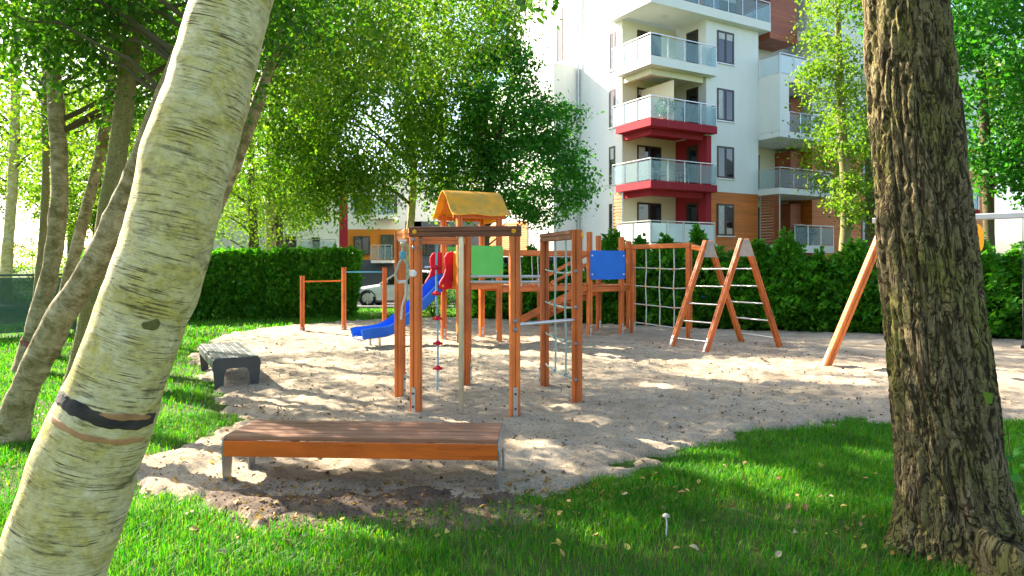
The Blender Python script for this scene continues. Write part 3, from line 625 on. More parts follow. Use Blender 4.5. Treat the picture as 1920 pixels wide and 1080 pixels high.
# ------------------------------------------------------------------ cars
def wheel(parent, c, r, w, side):
    m = MB(); m.lathe([(r * .70, -w / 2), (r * .9, -w / 2), (r, -w * .32), (r, w * .32), (r * .9, w / 2), (r * .70, w / 2)], c, (0, 1, 0), 26); wh = m.build('wheel', BLACK, parent, True)
    m = MB(); s = -side * w * .40; c = Vector(c)
    m.lathe([(r * .70, s), (r * .64, s + .01 * -side), (r * .62, s * .3), (0.0, s * .3)], c, (0, -1, 0) if False else (0, 1, 0), 26)
    m.build('rim', STEEL, wh, True)
    m = MB()
    for k in range(7):
        a = 2 * math.pi * k / 7 + .2; d = Vector((math.cos(a), 0, math.sin(a)))
        m.bar(c + d * r * .08 + Vector((0, side * w * .44, 0)), c + d * r * .68 + Vector((0, side * w * .44, 0)), .05, .03, up=(0, 1, 0))
    m.build('spokes', STEEL, wh)
def car(name, label, loc, yaw, paint, L=4.5, Wd=1.78, H=1.45, van=False):
    """nose towards -X before yaw"""
    t = thing(name, label, 'car', loc); o = Vector(loc)
    hw = Wd / 2; belt = .92 if not van else 1.15
    # body stations: x from nose 0..L, top z of the lower body, half width, bottom z
    st = [(0, .50, .55, .34), (.06, .62, .72, .22), (.25, .70, .84, .17), (.6, .77, .95, .16), (1.0, .83, .99, .16), (1.35, .88, 1, .16), (2.2, .92, 1, .16), (3.2, .94, 1, .16), (3.8, .95, .98, .17), (4.25, .93, .92, .2), (4.44, .86, .84, .26), (4.5, .66, .74, .36)]
    k = L / 4.5; kz = belt / .92; V = []; n = 14
    for x, zt, wf, zb in st:
        zt = zb + (zt * kz - zb); h = hw * wf
        ring = [(-h * .80, zb), (-h * .97, zb + .10), (-h, zb + (zt - zb) * .45), (-h * .99, zb + (zt - zb) * .72), (-h * .93, zt - .06), (-h * .84, zt - .005), (-h * .4, zt + .03),
                (h * .4, zt + .03), (h * .84, zt - .005), (h * .93, zt - .06), (h * .99, zb + (zt - zb) * .72), (h, zb + (zt - zb) * .45), (h * .97, zb + .10), (h * .80, zb)]
        V += [(x * k - L / 2, y, z) for y, z in ring]
    b = MB(); fs = []
    for i in range(len(st) - 1):
        for j in range(n):
            a = i * n + j; c = i * n + (j + 1) % n; fs.append((a, c, c + n, a + n))
    fs += [tuple(range(n))[::-1], tuple(range((len(st) - 1) * n, len(st) * n))]
    b.add([o + Vector(p) for p in V], fs); b.build('body', paint, t, True)
    # cabin: glasshouse with roof
    zr = H; x0, x1, x2, x3 = [(1.28, 2.05, 3.25, 4.0), (.75, 1.3, 4.2, 4.42)][van]
    zb = belt - .02; lo = hw * .90; hi = hw * .70
    def G(x, f, z): return o + Vector((x * k - L / 2, f, z))
    m = MB(); nseg = 8; rows = []
    for i in range(nseg + 1):
        s = i / nseg; x = x1 + (x2 - x1) * s; z = zr - .05 * (abs(s - .42) / .58) ** 2
        rows.append([G(x, -hi * 1.04, z - .07), G(x, -hi * .9, z - .015), G(x, 0, z + .02), G(x, hi * .9, z - .015), G(x, hi * 1.04, z - .07)])
    V = [p for r_ in rows for p in r_]; fs = [(i * 5 + j, i * 5 + j + 1, i * 5 + j + 6, i * 5 + j + 5) for i in range(nseg) for j in range(4)]
    m.add(V, fs); rf = m.build('roof', paint, t, True)
    def quad(name, p, mt):
        q = MB(); nrm = (p[1] - p[0]).cross(p[3] - p[0]).normalized() * .02; q.prism(p, nrm); return q.build(name, mt, t)
    zt = zr - .08; ze = zr - .12
    quad('windscreen', [G(x0, -lo * .93, zb + .01), G(x0, lo * .93, zb + .01), G(x1, hi, zt), G(x1, -hi, zt)], GLASS)
    quad('rear_window', [G(x3, lo * .93, zb + .01), G(x3, -lo * .93, zb + .01), G(x2, -hi, ze), G(x2, hi, ze)], GLASS)
    for sgn in (-1, 1):
        mid = (x1 + x2) / 2 + .1
        def side(xa, xb, ta, tb): p = [G(xa, sgn * lo, zb), G(xb, sgn * lo, zb), G(tb, sgn * hi * 1.03, zt), G(ta, sgn * hi * 1.03, zt)]; return p if sgn < 0 else p[::-1]
        quad('side_window', side(x0 + .22, mid - .04, x1 + .06, mid - .03), GLASS); quad('side_window', side(mid + .04, x3 - .28, mid + .03, x2 - .05), GLASS)
        for xa, xb in ((x0 + .02, x1), (mid, mid), (x3 - .05, x2)):
            q = MB(); q.bar(G(xa, sgn * lo * .995, zb - .01), G(xb, sgn * hi * 1.03, zt + .005), .07, .05); q.build('pillar', paint, t)
        q = MB(); q.bar(G(x0 + .25, sgn * (lo + .06), zb + .12), G(x0 + .37, sgn * (lo + .2), zb + .13), .10, .13); q.build('wing_mirror', paint, t)
        q = MB(); q.bar(G(.10, sgn * hw * .60, .60 * kz), G(.55, sgn * hw * .90, .70 * kz), .10, .12); q.build('headlight', STEEL, t)
        q = MB(); q.bar(G(4.46, sgn * hw * .5, .80 * kz), G(4.3, sgn * hw * .9, .80 * kz), .06, .14); q.build('tail_light', RED, t)
        for x in (mid - .35, mid + .75): q = MB(); q.bar(G(x, sgn * hw * 1.0, .80 * kz), G(x + .17, sgn * hw * 1.0, .80 * kz), .03, .03); q.build('door_handle', STEEL, t)
        for x in (.85, 3.55):
            wheel(t, G(x, sgn * (hw - .12), .32), .32, .21, sgn)
            q = MB(); q.lathe([(.345, 0), (.30, 0), (.30, -.02 * sgn)], G(x, sgn * (hw + .002), .33), (0, 1, 0), 24); q.build('wheel_arch', BLACK, t)
    q = MB(); q.box(o + Vector((-L / 2 - .012, 0, .40)), (.02, .9, .14)); q.build('grille', BLACKB, t)
    t.rotation_euler = (0, 0, yaw); return t
def paint(name, c):
    n = NT(name); n.col(c); n.set(Roughness=.28, Specular_IOR_Level=.6); n.b.inputs['Coat Weight'].default_value = .6; n.b.inputs['Coat Roughness'].default_value = .08; return n.m
car('parked_car', 'silver white saloon car parked nose-left beside the clipped hedge', (-4.3, 28.4, 0.02), math.radians(-4), paint('white_car_paint', (.62, .63, .62)))
car('parked_car', 'dark blue car parked behind the white saloon', (-3.9, 32.6, 0.02), math.radians(5), paint('dark_blue_paint', (.01, .025, .10)), 4.4, 1.8, 1.6)
car('parked_van', 'dark van parked behind the wooden bridge between the play towers', (1.7, 28.6, 0.02), math.radians(176), paint('black_paint', (.012, .013, .016)), 4.8, 1.9, 2.05, True)
car('parked_car', 'bright blue car showing through the hedge behind the rope net', (7.0, 24.6, 0.0), math.radians(170), paint('blue_paint', (.02, .13, .42)), 4.2, 1.75, 1.55)

# ------------------------------------------------------------------ play equipment
def foot(post, xy, d, z1, w=.055, parent=None):
    """steel foot strip on the side d (unit 2D) of a post, with two bolts"""
    d = Vector((d[0], d[1], 0)).normalized(); s = Vector((-d.y, d.x, 0)); c = Vector((xy[0], xy[1], 0)) + d * post['half']
    m = MB(); m.bar(c + d * .006 + Vector((0, 0, -.12)), c + d * .006 + Vector((0, 0, z1)), w, .008, up=d); m.build('foot_strip', STEEL, post)
    for z in (z1 * .35, z1 * .8):
        m = MB(); m.lathe([(.013, 0), (.013, .008), (.0, .011)], c + d * .0105 + Vector((0, 0, z)), d, 10); m.build('bolt', BLACKB, post)
def post(parent, xy, z0, z1, w=.11, yaw=0.0, mat=None, feet=(), groove=.013, lean=(0, 0)):
    m = MB(); p = Vector((xy[0], xy[1], z0)); q = Vector((xy[0] + lean[0], xy[1] + lean[1], z1)); u = Vector((math.cos(yaw), math.sin(yaw), 0))
    m.bar(p, q, w, w, up=u, groove=groove, bev=.012); o = m.build('post', mat or WOODV, parent); o['half'] = w / 2
    for d in feet: foot(o, xy, d[:2], d[2])
    del o['half']
    return o
def knob(parent, p, d, mat, r=.02, h=.014):
    m = MB(); m.lathe([(r, 0), (r, h * .5), (r * .7, h), (0, h * 1.05)], p, d, 14); return m.build('bolt_cap', mat, parent, True)

# hexagonal climbing frame
hexp = dict(A=(-1.417, 8.77), B=(-1.077, 7.78), C=(.029, 7.62), D=(.785, 8.37), E=(.445, 9.5), F=(-.63, 9.62))
hf = thing('hexagonal_climber', 'open six-post wooden climbing frame in the middle of the sand', 'climbing frame', (-.31, 8.6, 0))
hc = Vector((-.31, 8.6, 0)); HP = {k: Vector((v[0], v[1], 0)) for k, v in hexp.items()}
TOPZ = 2.12
def yaw_of(k): d = HP[k] - hc; return math.atan2(d.y, d.x) + math.pi / 4
posts = {}
for k in 'ABCDEF':
    yw = {'A': 1.25, 'B': 1.2, 'C': 1.72, 'D': 1.25, 'E': 1.7, 'F': 1.3}[k]
    fx = {'A': (math.cos(yw + math.pi), math.sin(yw + math.pi)), 'F': (math.cos(yw - math.pi / 2), math.sin(yw - math.pi / 2))}
    ft = {'A': [(math.sin(yw), -math.cos(yw), .32)], 'B': [(-math.cos(yw), -math.sin(yw), .33)], 'C': [(-math.cos(yw), -math.sin(yw), .36)], 'D': [(-math.sin(yw), math.cos(yw), .34)], 'E': [(-math.sin(yw), math.cos(yw), .34)], 'F': [(math.sin(yw), -math.cos(yw), .34)]}[k]
    posts[k] = post(hf, HP[k], -.05, TOPZ - (.112 if k in 'BCE' else 0.0), .112, yw, feet=ft)
def span(a, b, ext=.075): d = (b - a).normalized(); return a - d * ext, b + d * ext
up = Vector((0, 0, 1))
a, b = span(HP['B'], HP['C'], .07); m = MB(); m.bar(a + up * (TOPZ - .054), b + up * (TOPZ - .054), .112, .112, groove=.012); bm = m.build('top_beam', WOODW, hf)
for pnt in (HP['B'], HP['C']):
    n = (HP['C'] - HP['B']).cross(up).normalized(); knob(bm, pnt + n * .057 + up * (TOPZ - .055), n, YEL, .026)
a, b = span(HP['A'], HP['B'], -.06); m = MB(); m.bar(a + up * (TOPZ - .06), b + up * (TOPZ - .06), .10, .11, groove=.012); m.build('top_beam', WOODH, hf)
a, b = span(HP['A'], HP['F'], -.06); m = MB(); m.bar(a + up * (TOPZ - .10), b + up * (TOPZ - .10), .10, .10, groove=.012); m.build('top_beam', WOODH, hf)
a, b = span(HP['E'], HP['D'], .0); b = HP['D'] + (HP['E'] - HP['D']).normalized() * .058; a = a + (HP['E'] - HP['D']).normalized() * .055; m = MB(); m.bar(a + up * (TOPZ - .055), b + up * (TOPZ - .055), .11, .11, groove=.012); bde = m.build('top_beam', WOODW, hf)
m = MB(); m.tube([HP['C'] + up * 1.035, HP['D'] + up * 1.035], .021, 12); m.build('crossbar', STEEL, hf, True)
for dz in (0, .075): m = MB(); m.tube([HP['F'] + up * (1.46 + dz), HP['E'] + up * (1.46 + dz)], .02, 12); m.build('crossbar', STEEL, hf, True)
pm = (HP['B'] + HP['C']) / 2 - Vector((.04, 0, 0)); m = MB(); m.tube([pm - up * .1, pm + up * (TOPZ - .11)], .03, 16); m.build('fireman_pole', POLE, hf, True)
nB = Vector((math.cos(1.2 + math.pi), math.sin(1.2 + math.pi), 0)); nB2 = Vector((math.sin(1.2), -math.cos(1.2), 0))
for z in (1.98, 1.89): knob(posts['B'], HP['B'] + nB2 * .057 + up * z, nB2, BOLT)
for z in (1.98, 1.89): knob(posts['B'], HP['B'] + nB * .057 + up * z, nB, BOLT)
knob(posts['B'], HP['B'] + nB * .057 + up * 1.60, nB, WHITEP, .042, .03)
nC = Vector((math.cos(1.72 + math.pi), math.sin(1.72 + math.pi), 0))
for z in (1.085, .99): knob(posts['C'], HP['C'] + nC * .057 + up * z, nC, BOLT, .024, .02)
nD = Vector((math.cos(1.25 + math.pi), math.sin(1.25 + math.pi), 0))
for z in (1.62, 1.19, .75, .32): knob(posts['D'], HP['D'] + nD * .057 + up * z, nD, BOLT, .022, .018)
knob(posts['D'], HP['D'] + Vector((math.sin(1.25), -math.cos(1.25), 0)) * .057 + up * 2.05, Vector((math.sin(1.25), -math.cos(1.25), 0)), YROOF, .04, .02)
# climbing rope with red grips
rm = (HP['A'] + HP['F']) / 2 + Vector((.03, 0, 0)); m = MB(); m.tube([rm + up * z + Vector((.012 * math.sin(z * 3), 0, 0)) for z in (-.05, .4, .8, 1.2, 1.6, 1.98)], .013, 8); rp = m.build('climbing_rope', ROPEB, hf, True)
for z in (.33, .66, .99, 1.32, 1.66):
    c = rm + up * z + Vector((.012 * math.sin(z * 3), 0, 0)); m = MB(); m.lathe([(.014, -.03), (.03, -.028), (.034, -.008), (.06, 0), (.034, .008), (.022, .03), (.014, .032)], c, up, 12)
    for s in (-1, 1): m.bar(c + Vector((s * .02, 0, 0)), c + Vector((s * .062, 0, -.012)), .045, .03)
    m.build('rope_grip', RED, rp, True)
# hanging grip triangle on the near side
tm = (HP['A'] + HP['B']) / 2 + Vector((-.04, -.1, 0)); m = MB(); m.box(tm + up * 1.985, (.10, .05, .025)); m.lathe([(.03, 0), (.035, -.03), (.02, -.06), (0, -.06)], tm + up * 1.97, up, 12); tr = m.build('swivel', STEEL, hf, True)
m = MB(); m.lathe([(.02, .04), (.038, .03), (.04, -.03), (.03, -.05)], tm + up * 1.82, up, 12); m.build('blue_sleeve', LBLUE, tr, True)
m = MB(); m.tube([tm + up * 1.91, tm + up * 1.77], .016, 8); m.tube([tm + up * 1.78, tm + Vector((-.05, -.02, 1.70)), tm + Vector((-.085, -.03, 1.58)), tm + Vector((-.06, -.02, 1.50)), tm + Vector((.04, .02, 1.50)), tm + Vector((.07, .03, 1.58)), tm + Vector((.045, .02, 1.70)), tm + up * 1.78], .014, 8); m.build('grip_ring', ROPE, tr, True)
m = MB(); m.tube([tm + Vector((-.05, -.02, 1.495)), tm + Vector((.03, .02, 1.495))], .02, 8); m.build('grip_bar', WHITEP, tr, True)
m = MB(); m.tube([tm + Vector((.03, .02, 1.49)), tm + Vector((.03, .02, 1.35)), tm + Vector((-.01, .0, 1.2)), tm + Vector((-.02, 0, 1.05))], .012, 8); m.build('loose_rope', ROPEW, tr, True)
# rope net between D and E
for s_ in (.36, .68):
    p = HP['E'].lerp(HP['D'], s_); m = MB(); m.tube([p + up * (TOPZ - .11), p + up * 1.61 + Vector((.01, 0, 0)), p + up * 1.17 - Vector((.008, 0, 0)), p + up * .74 + Vector((.008, 0, 0)), p + up * .30], .012, 8); m.build('net_rope', ROPE, hf, True)
for z in (1.60, 1.165, .74, .31):
    m = MB(); m.tube([HP['E'] + up * (z + .03), HP['E'].lerp(HP['D'], .36) + up * z, HP['E'].lerp(HP['D'], .68) + up * (z - .01), HP['D'] + up * (z + .02)], .012, 8); r_ = m.build('net_rope', ROPE, hf, True)
    for s_ in (.36, .68): m = MB(); m.lathe([(.012, -.02), (.026, -.012), (.026, .012), (.012, .02)], HP['E'].lerp(HP['D'], s_) + up * z, up, 10); m.build('net_clamp', BOLT, r_, True)
    m = MB(); m.lathe([(.016, 0), (.022, .02), (.014, .05)], HP['E'] + (HP['D'] - HP['E']).normalized() * .058 + up * (z + .03), (HP['D'] - HP['E']), 10); m.build('net_ferrule', STEEL, r_, True)

# roofed tower with slide
tw = thing('play_tower', 'wooden play tower with yellow gable roof, green panels and blue slide', 'play tower', (-.9, 15.2, 0))
T1, T2, T3, T4 = [Vector((x, y, 0)) for x, y in ((-1.52, 15.41), (-1.11, 14.58), (-.69, 15.82), (-.28, 14.99))]
e1 = (T4 - T2).normalized(); e2 = (T1 - T2).normalized(); ty = math.atan2(e1.y, e1.x)
for p, fd in ((T1, -e2), (T2, -e1), (T3, -e2), (T4, -e1)): post(tw, p, -.05, 2.78, .11, ty, feet=[(-e2.x * .8 , -e2.y, .28)] if False else [(fd.x, fd.y, .28)])
def board(name, a, b, z0, z1, th, mat, parent, off=0.0, bev=.008):
    m = MB(); n = (b - a).cross(up).normalized() * off; m.bar(a + n + up * (z0 + z1) / 2, b + n + up * (z0 + z1) / 2, th, z1 - z0, bev=bev); return m.build(name, mat, parent)
for a, b in ((T2, T4), (T1, T3), (T2, T1), (T4, T3)): board('deck_beam', a, b, 1.17, 1.28, .07, WOODH, tw)
for i in range(8):
    a = T2.lerp(T1, (i + .5) / 8); b = T4.lerp(T3, (i + .5) / 8); m = MB(); m.bar(a + up * 1.305 - e1 * .05, b + up * 1.305 + e1 * .05, .11, .035); m.build('deck_plank', WOODH, tw)
d_ = e1 * .07
def panel(name, a, b, z0, z1, mat, off, r=.05):
    """rounded play panel fixed to the posts"""
    d = (b - a); L = d.length; d = d.normalized(); n = d.cross(up).normalized(); P = []
    for cx, cz, a0 in ((L - r, z1 - r, 0), (r, z1 - r, 90), (r, z0 + r, 180), (L - r, z0 + r, 270)):
        for k in range(5): t = math.radians(a0 + 90 * k / 4); P.append(a + d * (cx + r * math.cos(t)) + up * (cz + r * math.sin(t)) + n * off)
    m = MB(); m.prism(P, n * .015); o = m.build(name, mat, tw if name == 'green_panel' else None) if False else None
    return m, P, n
def put_panel(parent, name, a, b, z0, z1, mat, off, capmat, r=.05):
    m, P, n = panel(name, a, b, z0, z1, mat, off, r); o = m.build(name, mat, parent)
    d = (b - a); L = d.length; d = d.normalized()
    for x in (.05, L - .05):
        for z in (z0 + .12, z1 - .12): knob(o, a + d * x + up * z + n * (off + .015), n, capmat, .022)
    return o
gp1 = put_panel(tw, 'green_panel', T2 - d_ * .6, T4 + d_ * .9, 1.42, 2.10, GREEN, .06, YEL)
put_panel(tw, 'green_panel', T1 - d_ * .6, T3 + d_ * .6, 1.42, 2.10, GREEN, -.09, YEL)
n1 = e1.cross(up).normalized()
# roof: gable along e1
rc = (T1 + T4) / 2; hl = .67; zw, za = 2.76, 3.30; hw_ = .64
def RP(s, t, z): return rc + e1 * s + e2 * t + up * z
for sg in (-1, 1):
    m = MB(); nn = 10; V = []; fs = []
    for i in range(nn + 1):
        t = i / nn; z = za + (zw - za) * t + .035 * math.sin(t * math.pi * 2); 
        for s in np.linspace(-1, 1, 9): V.append(RP(s * hl, sg * (.02 + (hw_ - .02) * t), z + .018 * math.sin(s * 5 + t * 3) * t))
    for i in range(nn):
        for j in range(8): fs.append((i * 9 + j, i * 9 + j + 1, i * 9 + j + 10, i * 9 + j + 9))
    m.add(V, fs); n0 = len(V); m.v += [v + Vector((0, 0, -.022)) for v in V]; m.f += [tuple(k + n0 for k in f[::-1]) for f in fs]
    bd = [j for j in range(9)] + [i * 9 + 8 for i in range(1, nn + 1)] + [nn * 9 + j for j in range(7, -1, -1)] + [i * 9 for i in range(nn - 1, 0, -1)]
    m.f += [(bd[i], bd[(i + 1) % len(bd)], bd[(i + 1) % len(bd)] + n0, bd[i] + n0) for i in range(len(bd))]
    rs = m.build('roof_sheet', YROOF, tw, True)
    for s in (-.92, .92):
        for t, z in ((.08, za - .02), (.62, zw + .06)): knob(rs, RP(s * hl, sg * t, z + .02), up, BLACKB, .015, .012)
    for s in (-.72, .72): m = MB(); m.bar(RP(s * hl, 0.0, za - .10), RP(s * hl, sg * hw_ * .86, zw - .015), .05, .07); m.build('rafter', WOODH, tw)
m = MB(); m.prism([RP(.70 * hl, -.5, 2.62), RP(.70 * hl, .5, 2.62), RP(.70 * hl, .5, 2.86), RP(.70 * hl, 0, 3.2), RP(.70 * hl, -.5, 2.86)], e1 * .02); m.build('gable_panel', YEL, tw)
for sg in (-1, 1): m = MB(); m.bar(RP(-hl * .9, sg * .47, 2.72), RP(hl * .9, sg * .47, 2.72), .05, .09); m.build('eaves_beam', WOODH, tw)
# slide
sdv = Vector((-.78, -.63, 0)).normalized(); ssv = sdv.cross(up).normalized(); sd0 = (T1 + T2) / 2 + ssv * .17
prof = [(-.12, 1.32), (.10, 1.30), (.26, 1.22), (.5, 1.02), (.9, .74), (1.3, .48), (1.62, .33), (1.85, .275), (2.15, .265), (2.38, .26), (2.46, .24)]
cs = [(-.26, .17), (-.235, .185), (-.215, .17), (-.20, .03), (-.16, 0), (.16, 0), (.20, .03), (.215, .17), (.235, .185), (.26, .17), (.245, -.02), (.18, -.045), (-.18, -.045), (-.245, -.02)]
pts = []
for i in range(len(prof) - 1):
    for k in range(4): t = k / 4; a, b = prof[i], prof[i + 1]; pts.append((a[0] + (b[0] - a[0]) * t, a[1] + (b[1] - a[1]) * t))
pts.append(prof[-1]); pts = [(a_ * .86, b_) for a_, b_ in pts]
for _ in range(3): pts = [pts[0]] + [((pts[i - 1][0] + 2 * pts[i][0] + pts[i + 1][0]) / 4, (pts[i - 1][1] + 2 * pts[i][1] + pts[i + 1][1]) / 4) for i in range(1, len(pts) - 1)] + [pts[-1]]
m = MB(); nS = len(cs)
for i, (s, z) in enumerate(pts):
    j0, j1 = max(i - 1, 0), min(i + 1, len(pts) - 1); tx, tz = pts[j1][0] - pts[j0][0], pts[j1][1] - pts[j0][1]; l_ = math.hypot(tx, tz); nx, nz = -tz / l_, tx / l_
    for w_, h_ in cs: m.v.append(sd0 + sdv * (s + nx * h_) + ssv * w_ + up * (z + nz * h_))
for i in range(len(pts) - 1):
    for k in range(nS): a = i * nS + k; b = i * nS + (k + 1) % nS; m.f.append((a, b, b + nS, a + nS))
m.f += [tuple(range(nS)), tuple(range((len(pts) - 1) * nS, len(pts) * nS))[::-1]]
sl = m.build('slide', BLUE, tw, True)
for w_ in (-.2, .2): c = sd0 + sdv * 1.74 + ssv * w_; m = MB(); m.bar(c - up * .1, c + up * .26, .045, .045, up=sdv); m.build('slide_leg', POLE, sl)
m = MB(); m.tube([sd0 + sdv * 2.08 + ssv * -.22 + up * .235, sd0 + sdv * 2.08 + ssv * .22 + up * .235], .035, 12); m.build('end_roll', WHITEP, sl, True)
for w_ in (-.3, .27):
    c = sd0 + ssv * w_; P = [c + sdv * s + up * z for s, z in ((-.05, 1.20), (.30, 1.16), (.40, 1.22), (.36, 1.34), (.27, 1.46), (.22, 1.60), (.25, 1.74), (.25, 1.86), (.18, 1.95), (.05, 1.98), (-.05, 1.96))]
    m = MB(); m.prism(P, ssv * .035); o = m.build('slide_hood', RED, sl); knob(o, c + sdv * .30 + up * 1.25 + ssv * (.036 if w_ > 0 else -.001), ssv * (1 if w_ > 0 else -1), YEL, .03)
for a_, b_ in ((.30, .44), (-.44, -.30)): board('yellow_panel', sd0 + ssv * a_ + sdv * .02, sd0 + ssv * b_ + sdv * .02, 1.16, 1.97, .03, YEL, tw)

# second platform, bridge and ramp
pf = thing('play_platform', 'wooden play platform with square blue panel beside the rope net', 'play platform', (2.38, 17.0, 0))
Q1, Q2, Q3, Q4 = [Vector((x, y, 0)) for x, y in ((1.81, 16.2), (2.16, 17.3), (2.62, 16.6), (2.98, 17.7))]
qy = math.atan2((Q3 - Q1).y, (Q3 - Q1).x)
for p, h in ((Q1, 2.46), (Q2, 2.42), (Q3, 2.36), (Q4, 2.3)): post(pf, p, -.05, h, .11, qy, feet=[(math.sin(qy), -math.cos(qy), .3)])
for a, b in ((Q1, Q3), (Q2, Q4), (Q1, Q2), (Q3, Q4)): board('deck_beam', a, b, 1.06, 1.17, .07, WOODH, pf)
for i in range(8):
    a = Q1.lerp(Q2, (i + .5) / 8); b = Q3.lerp(Q4, (i + .5) / 8); m = MB(); m.bar(a + up * 1.195, b + up * 1.195, .12, .035); m.build('deck_plank', WOODH, pf)
put_panel(pf, 'blue_panel', Q1 - (Q3 - Q1).normalized() * .02, Q3 + (Q3 - Q1).normalized() * .06, 1.35, 2.03, BLUE2, .06, WHITEP)
br = thing('plank_bridge', 'wooden bridge with hanging ropes linking the roofed tower and the blue-panel platform', 'bridge', (.8, 15.8, 0))
for a, b, dy in ((T4, Q1, 0), (T3, Q2, 0)):
    a2 = a + Vector((.06, 0, 0)); b2 = b - Vector((.06, 0, 0)); board('handrail_beam', a2, b2, 1.90, 2.02, .09, WOODH, br); board('side_beam', a2, b2, 1.10, 1.21, .07, WOODH, br)
    for k in range(1, 5): p = a2.lerp(b2, k / 5); m = MB(); m.tube([p + up * 1.92, p + Vector((.03, 0, 1.21))], .012, 6); m.build('hanger_rope', ROPEW, br)
for i in range(14):
    a = T4.lerp(Q1, (i + .8) / 14.6); b = T3.lerp(Q2, (i + .8) / 14.6); m = MB(); m.bar(a + up * 1.232, b + up * 1.232, .11, .03); m.build('deck_plank', WOODH, br)
rampt = thing('climbing_ramp', 'sloping plank ramp with handrails rising behind the climbing frame', 'ramp', (1.2, 18.6, 0))
r0 = Vector((.48, 19.3, 0)); r1 = Vector((2.12, 17.5, 0)); rd = (r1 - r0).normalized(); rs_ = rd.cross(up).normalized()
for s in (-.36, .36):
    m = MB(); m.bar(r0 + rs_ * s + up * .16, r1 + rs_ * s + up * 1.14, .05, .20); m.build('stringer', WOODH, rampt)
    m = MB(); m.bar(r0 + rs_ * s + rd * .5 + up * 1.18, r1 + rs_ * s + up * 1.95, .05, .09); m.build('handrail', WOODH, rampt)
    post(rampt, r0 + rs_ * s + rd * .02, -.05, .95, .09, .8)
for i in range(12): c = r0.lerp(r1, (i + .5) / 12) + up * (.20 + (i + .5) / 12 * .98); m = MB(); m.bar(c - rs_ * .33, c + rs_ * .33, .12, .035); m.build('ramp_plank', WOODH, rampt)

# net wall
nw = thing('rope_net_wall', 'wooden frame with white climbing rope net in front of the hedge', 'climbing net', (3.3, 15.8, 0))
N1 = Vector((2.885, 16.55, 0)); N2 = Vector((3.84, 15.05, 0)); ny = math.atan2((N2 - N1).y, (N2 - N1).x)
for p in (N1, N2): post(nw, p, -.05, 2.06, .11, ny, feet=[(.6, -.8, .3)] if p is N2 else [(math.cos(ny), math.sin(ny), .3)])
board('top_beam', N1 - (N2 - N1).normalized() * .06, N2 + (N2 - N1).normalized() * .06, 2.065, 2.17, .11, WOODH, nw)
board('link_beam', Q3 + Vector((.07, 0, 0)), N1 - (N2 - N1).normalized() * .07, 2.07, 2.17, .09, WOODH, nw)
for s_ in (.25, .5, .75):
    p = N1.lerp(N2, s_); m = MB(); m.tube([p + up * 2.06, p + Vector((.01, 0, 1.6)), p + Vector((-.01, 0, 1.2)), p + Vector((.012, 0, .75)), p + up * .28], .013, 6); m.build('net_rope', ROPEW, nw, True)
for z in (1.62, 1.19, .76, .32):
    m = MB(); m.tube([N1 + up * (z + .01)] + [N1.lerp(N2, s_) + up * (z - .012 * k) for k, s_ in enumerate((.25, .5, .75))] + [N2 + up * z], .013, 6); r_ = m.build('net_rope', ROPEW, nw, True)
    for k, s_ in enumerate((.25, .5, .75)): m = MB(); m.lathe([(.012, -.025), (.03, -.015), (.03, .015), (.012, .025)], N1.lerp(N2, s_) + up * (z - .012 * k), up, 10); m.build('net_clamp', YEL, r_, True)
# double A-frame ladder
al = thing('a_frame_ladder', 'wooden double A-frame climbing ladder with steel rungs', 'climbing ladder', (4.3, 14, 0))
LA = [(Vector((3.165, 13.9, -.05)), Vector((5.0, 15.03, -.05)), 2.19), (Vector((3.66, 13.2, -.05)), Vector((5.44, 14.02, -.05)), 2.20)]
for (l, r, zt) in LA:
    ap = (l + r) / 2 + up * (zt + .05); d = (r - l).normalized(); nn_ = d.cross(up).normalized()
    for b_, s in ((l, -1), (r, 1)):
        t_ = ap + d * s * .05; m = MB(); m.bar(b_, t_, .10, .10, up=nn_, groove=.012, bev=.01); lg = m.build('leg', WOODV, al)
        ax = (t_ - b_).normalized(); m = MB(); m.bar(b_ + d * s * .056 + ax * .0, b_ + d * s * .058 + ax * .36, .055, .008, up=d); m.build('foot_strip', STEEL, lg)
        for k in (.14, .29): knob(lg, b_ + d * s * .064 + ax * k, d * s, BLACKB, .012, .008)
    P = [ap + d * x + up * z + nn_ * .06 for x, z in ((-.05, .0), (.05, .0), (.09, -.06), (.20, -.34), (-.20, -.34), (-.09, -.06))]
    m = MB(); m.prism(P, nn_ * .014); pl = m.build('gusset_plate', PLATE, al)
    for x, z in ((-.14, -.30), (.14, -.30), (-.04, -.06), (.04, -.06)): knob(pl, ap + d * x + up * z + nn_ * .074, nn_, BOLT, .012, .008)
for side in (0, 1):
    for k in range(5):
        t = .12 + .155 * k; ps = []
        for (l, r, zt) in LA:
            ap = (l + r) / 2 + up * (zt + .05); b_ = (l, r)[side]; ps.append(b_.lerp(ap, t))
        m = MB(); m.tube(ps, .017, 10); m.build('rung', STEEL, al, True)
ap0 = (LA[0][0] + LA[0][1]) / 2 + up * 2.05; m = MB(); m.bar(N2 + Vector((.06, -.08, 2.08)), ap0, .09, .10); m.build('link_beam', WOODH, al)

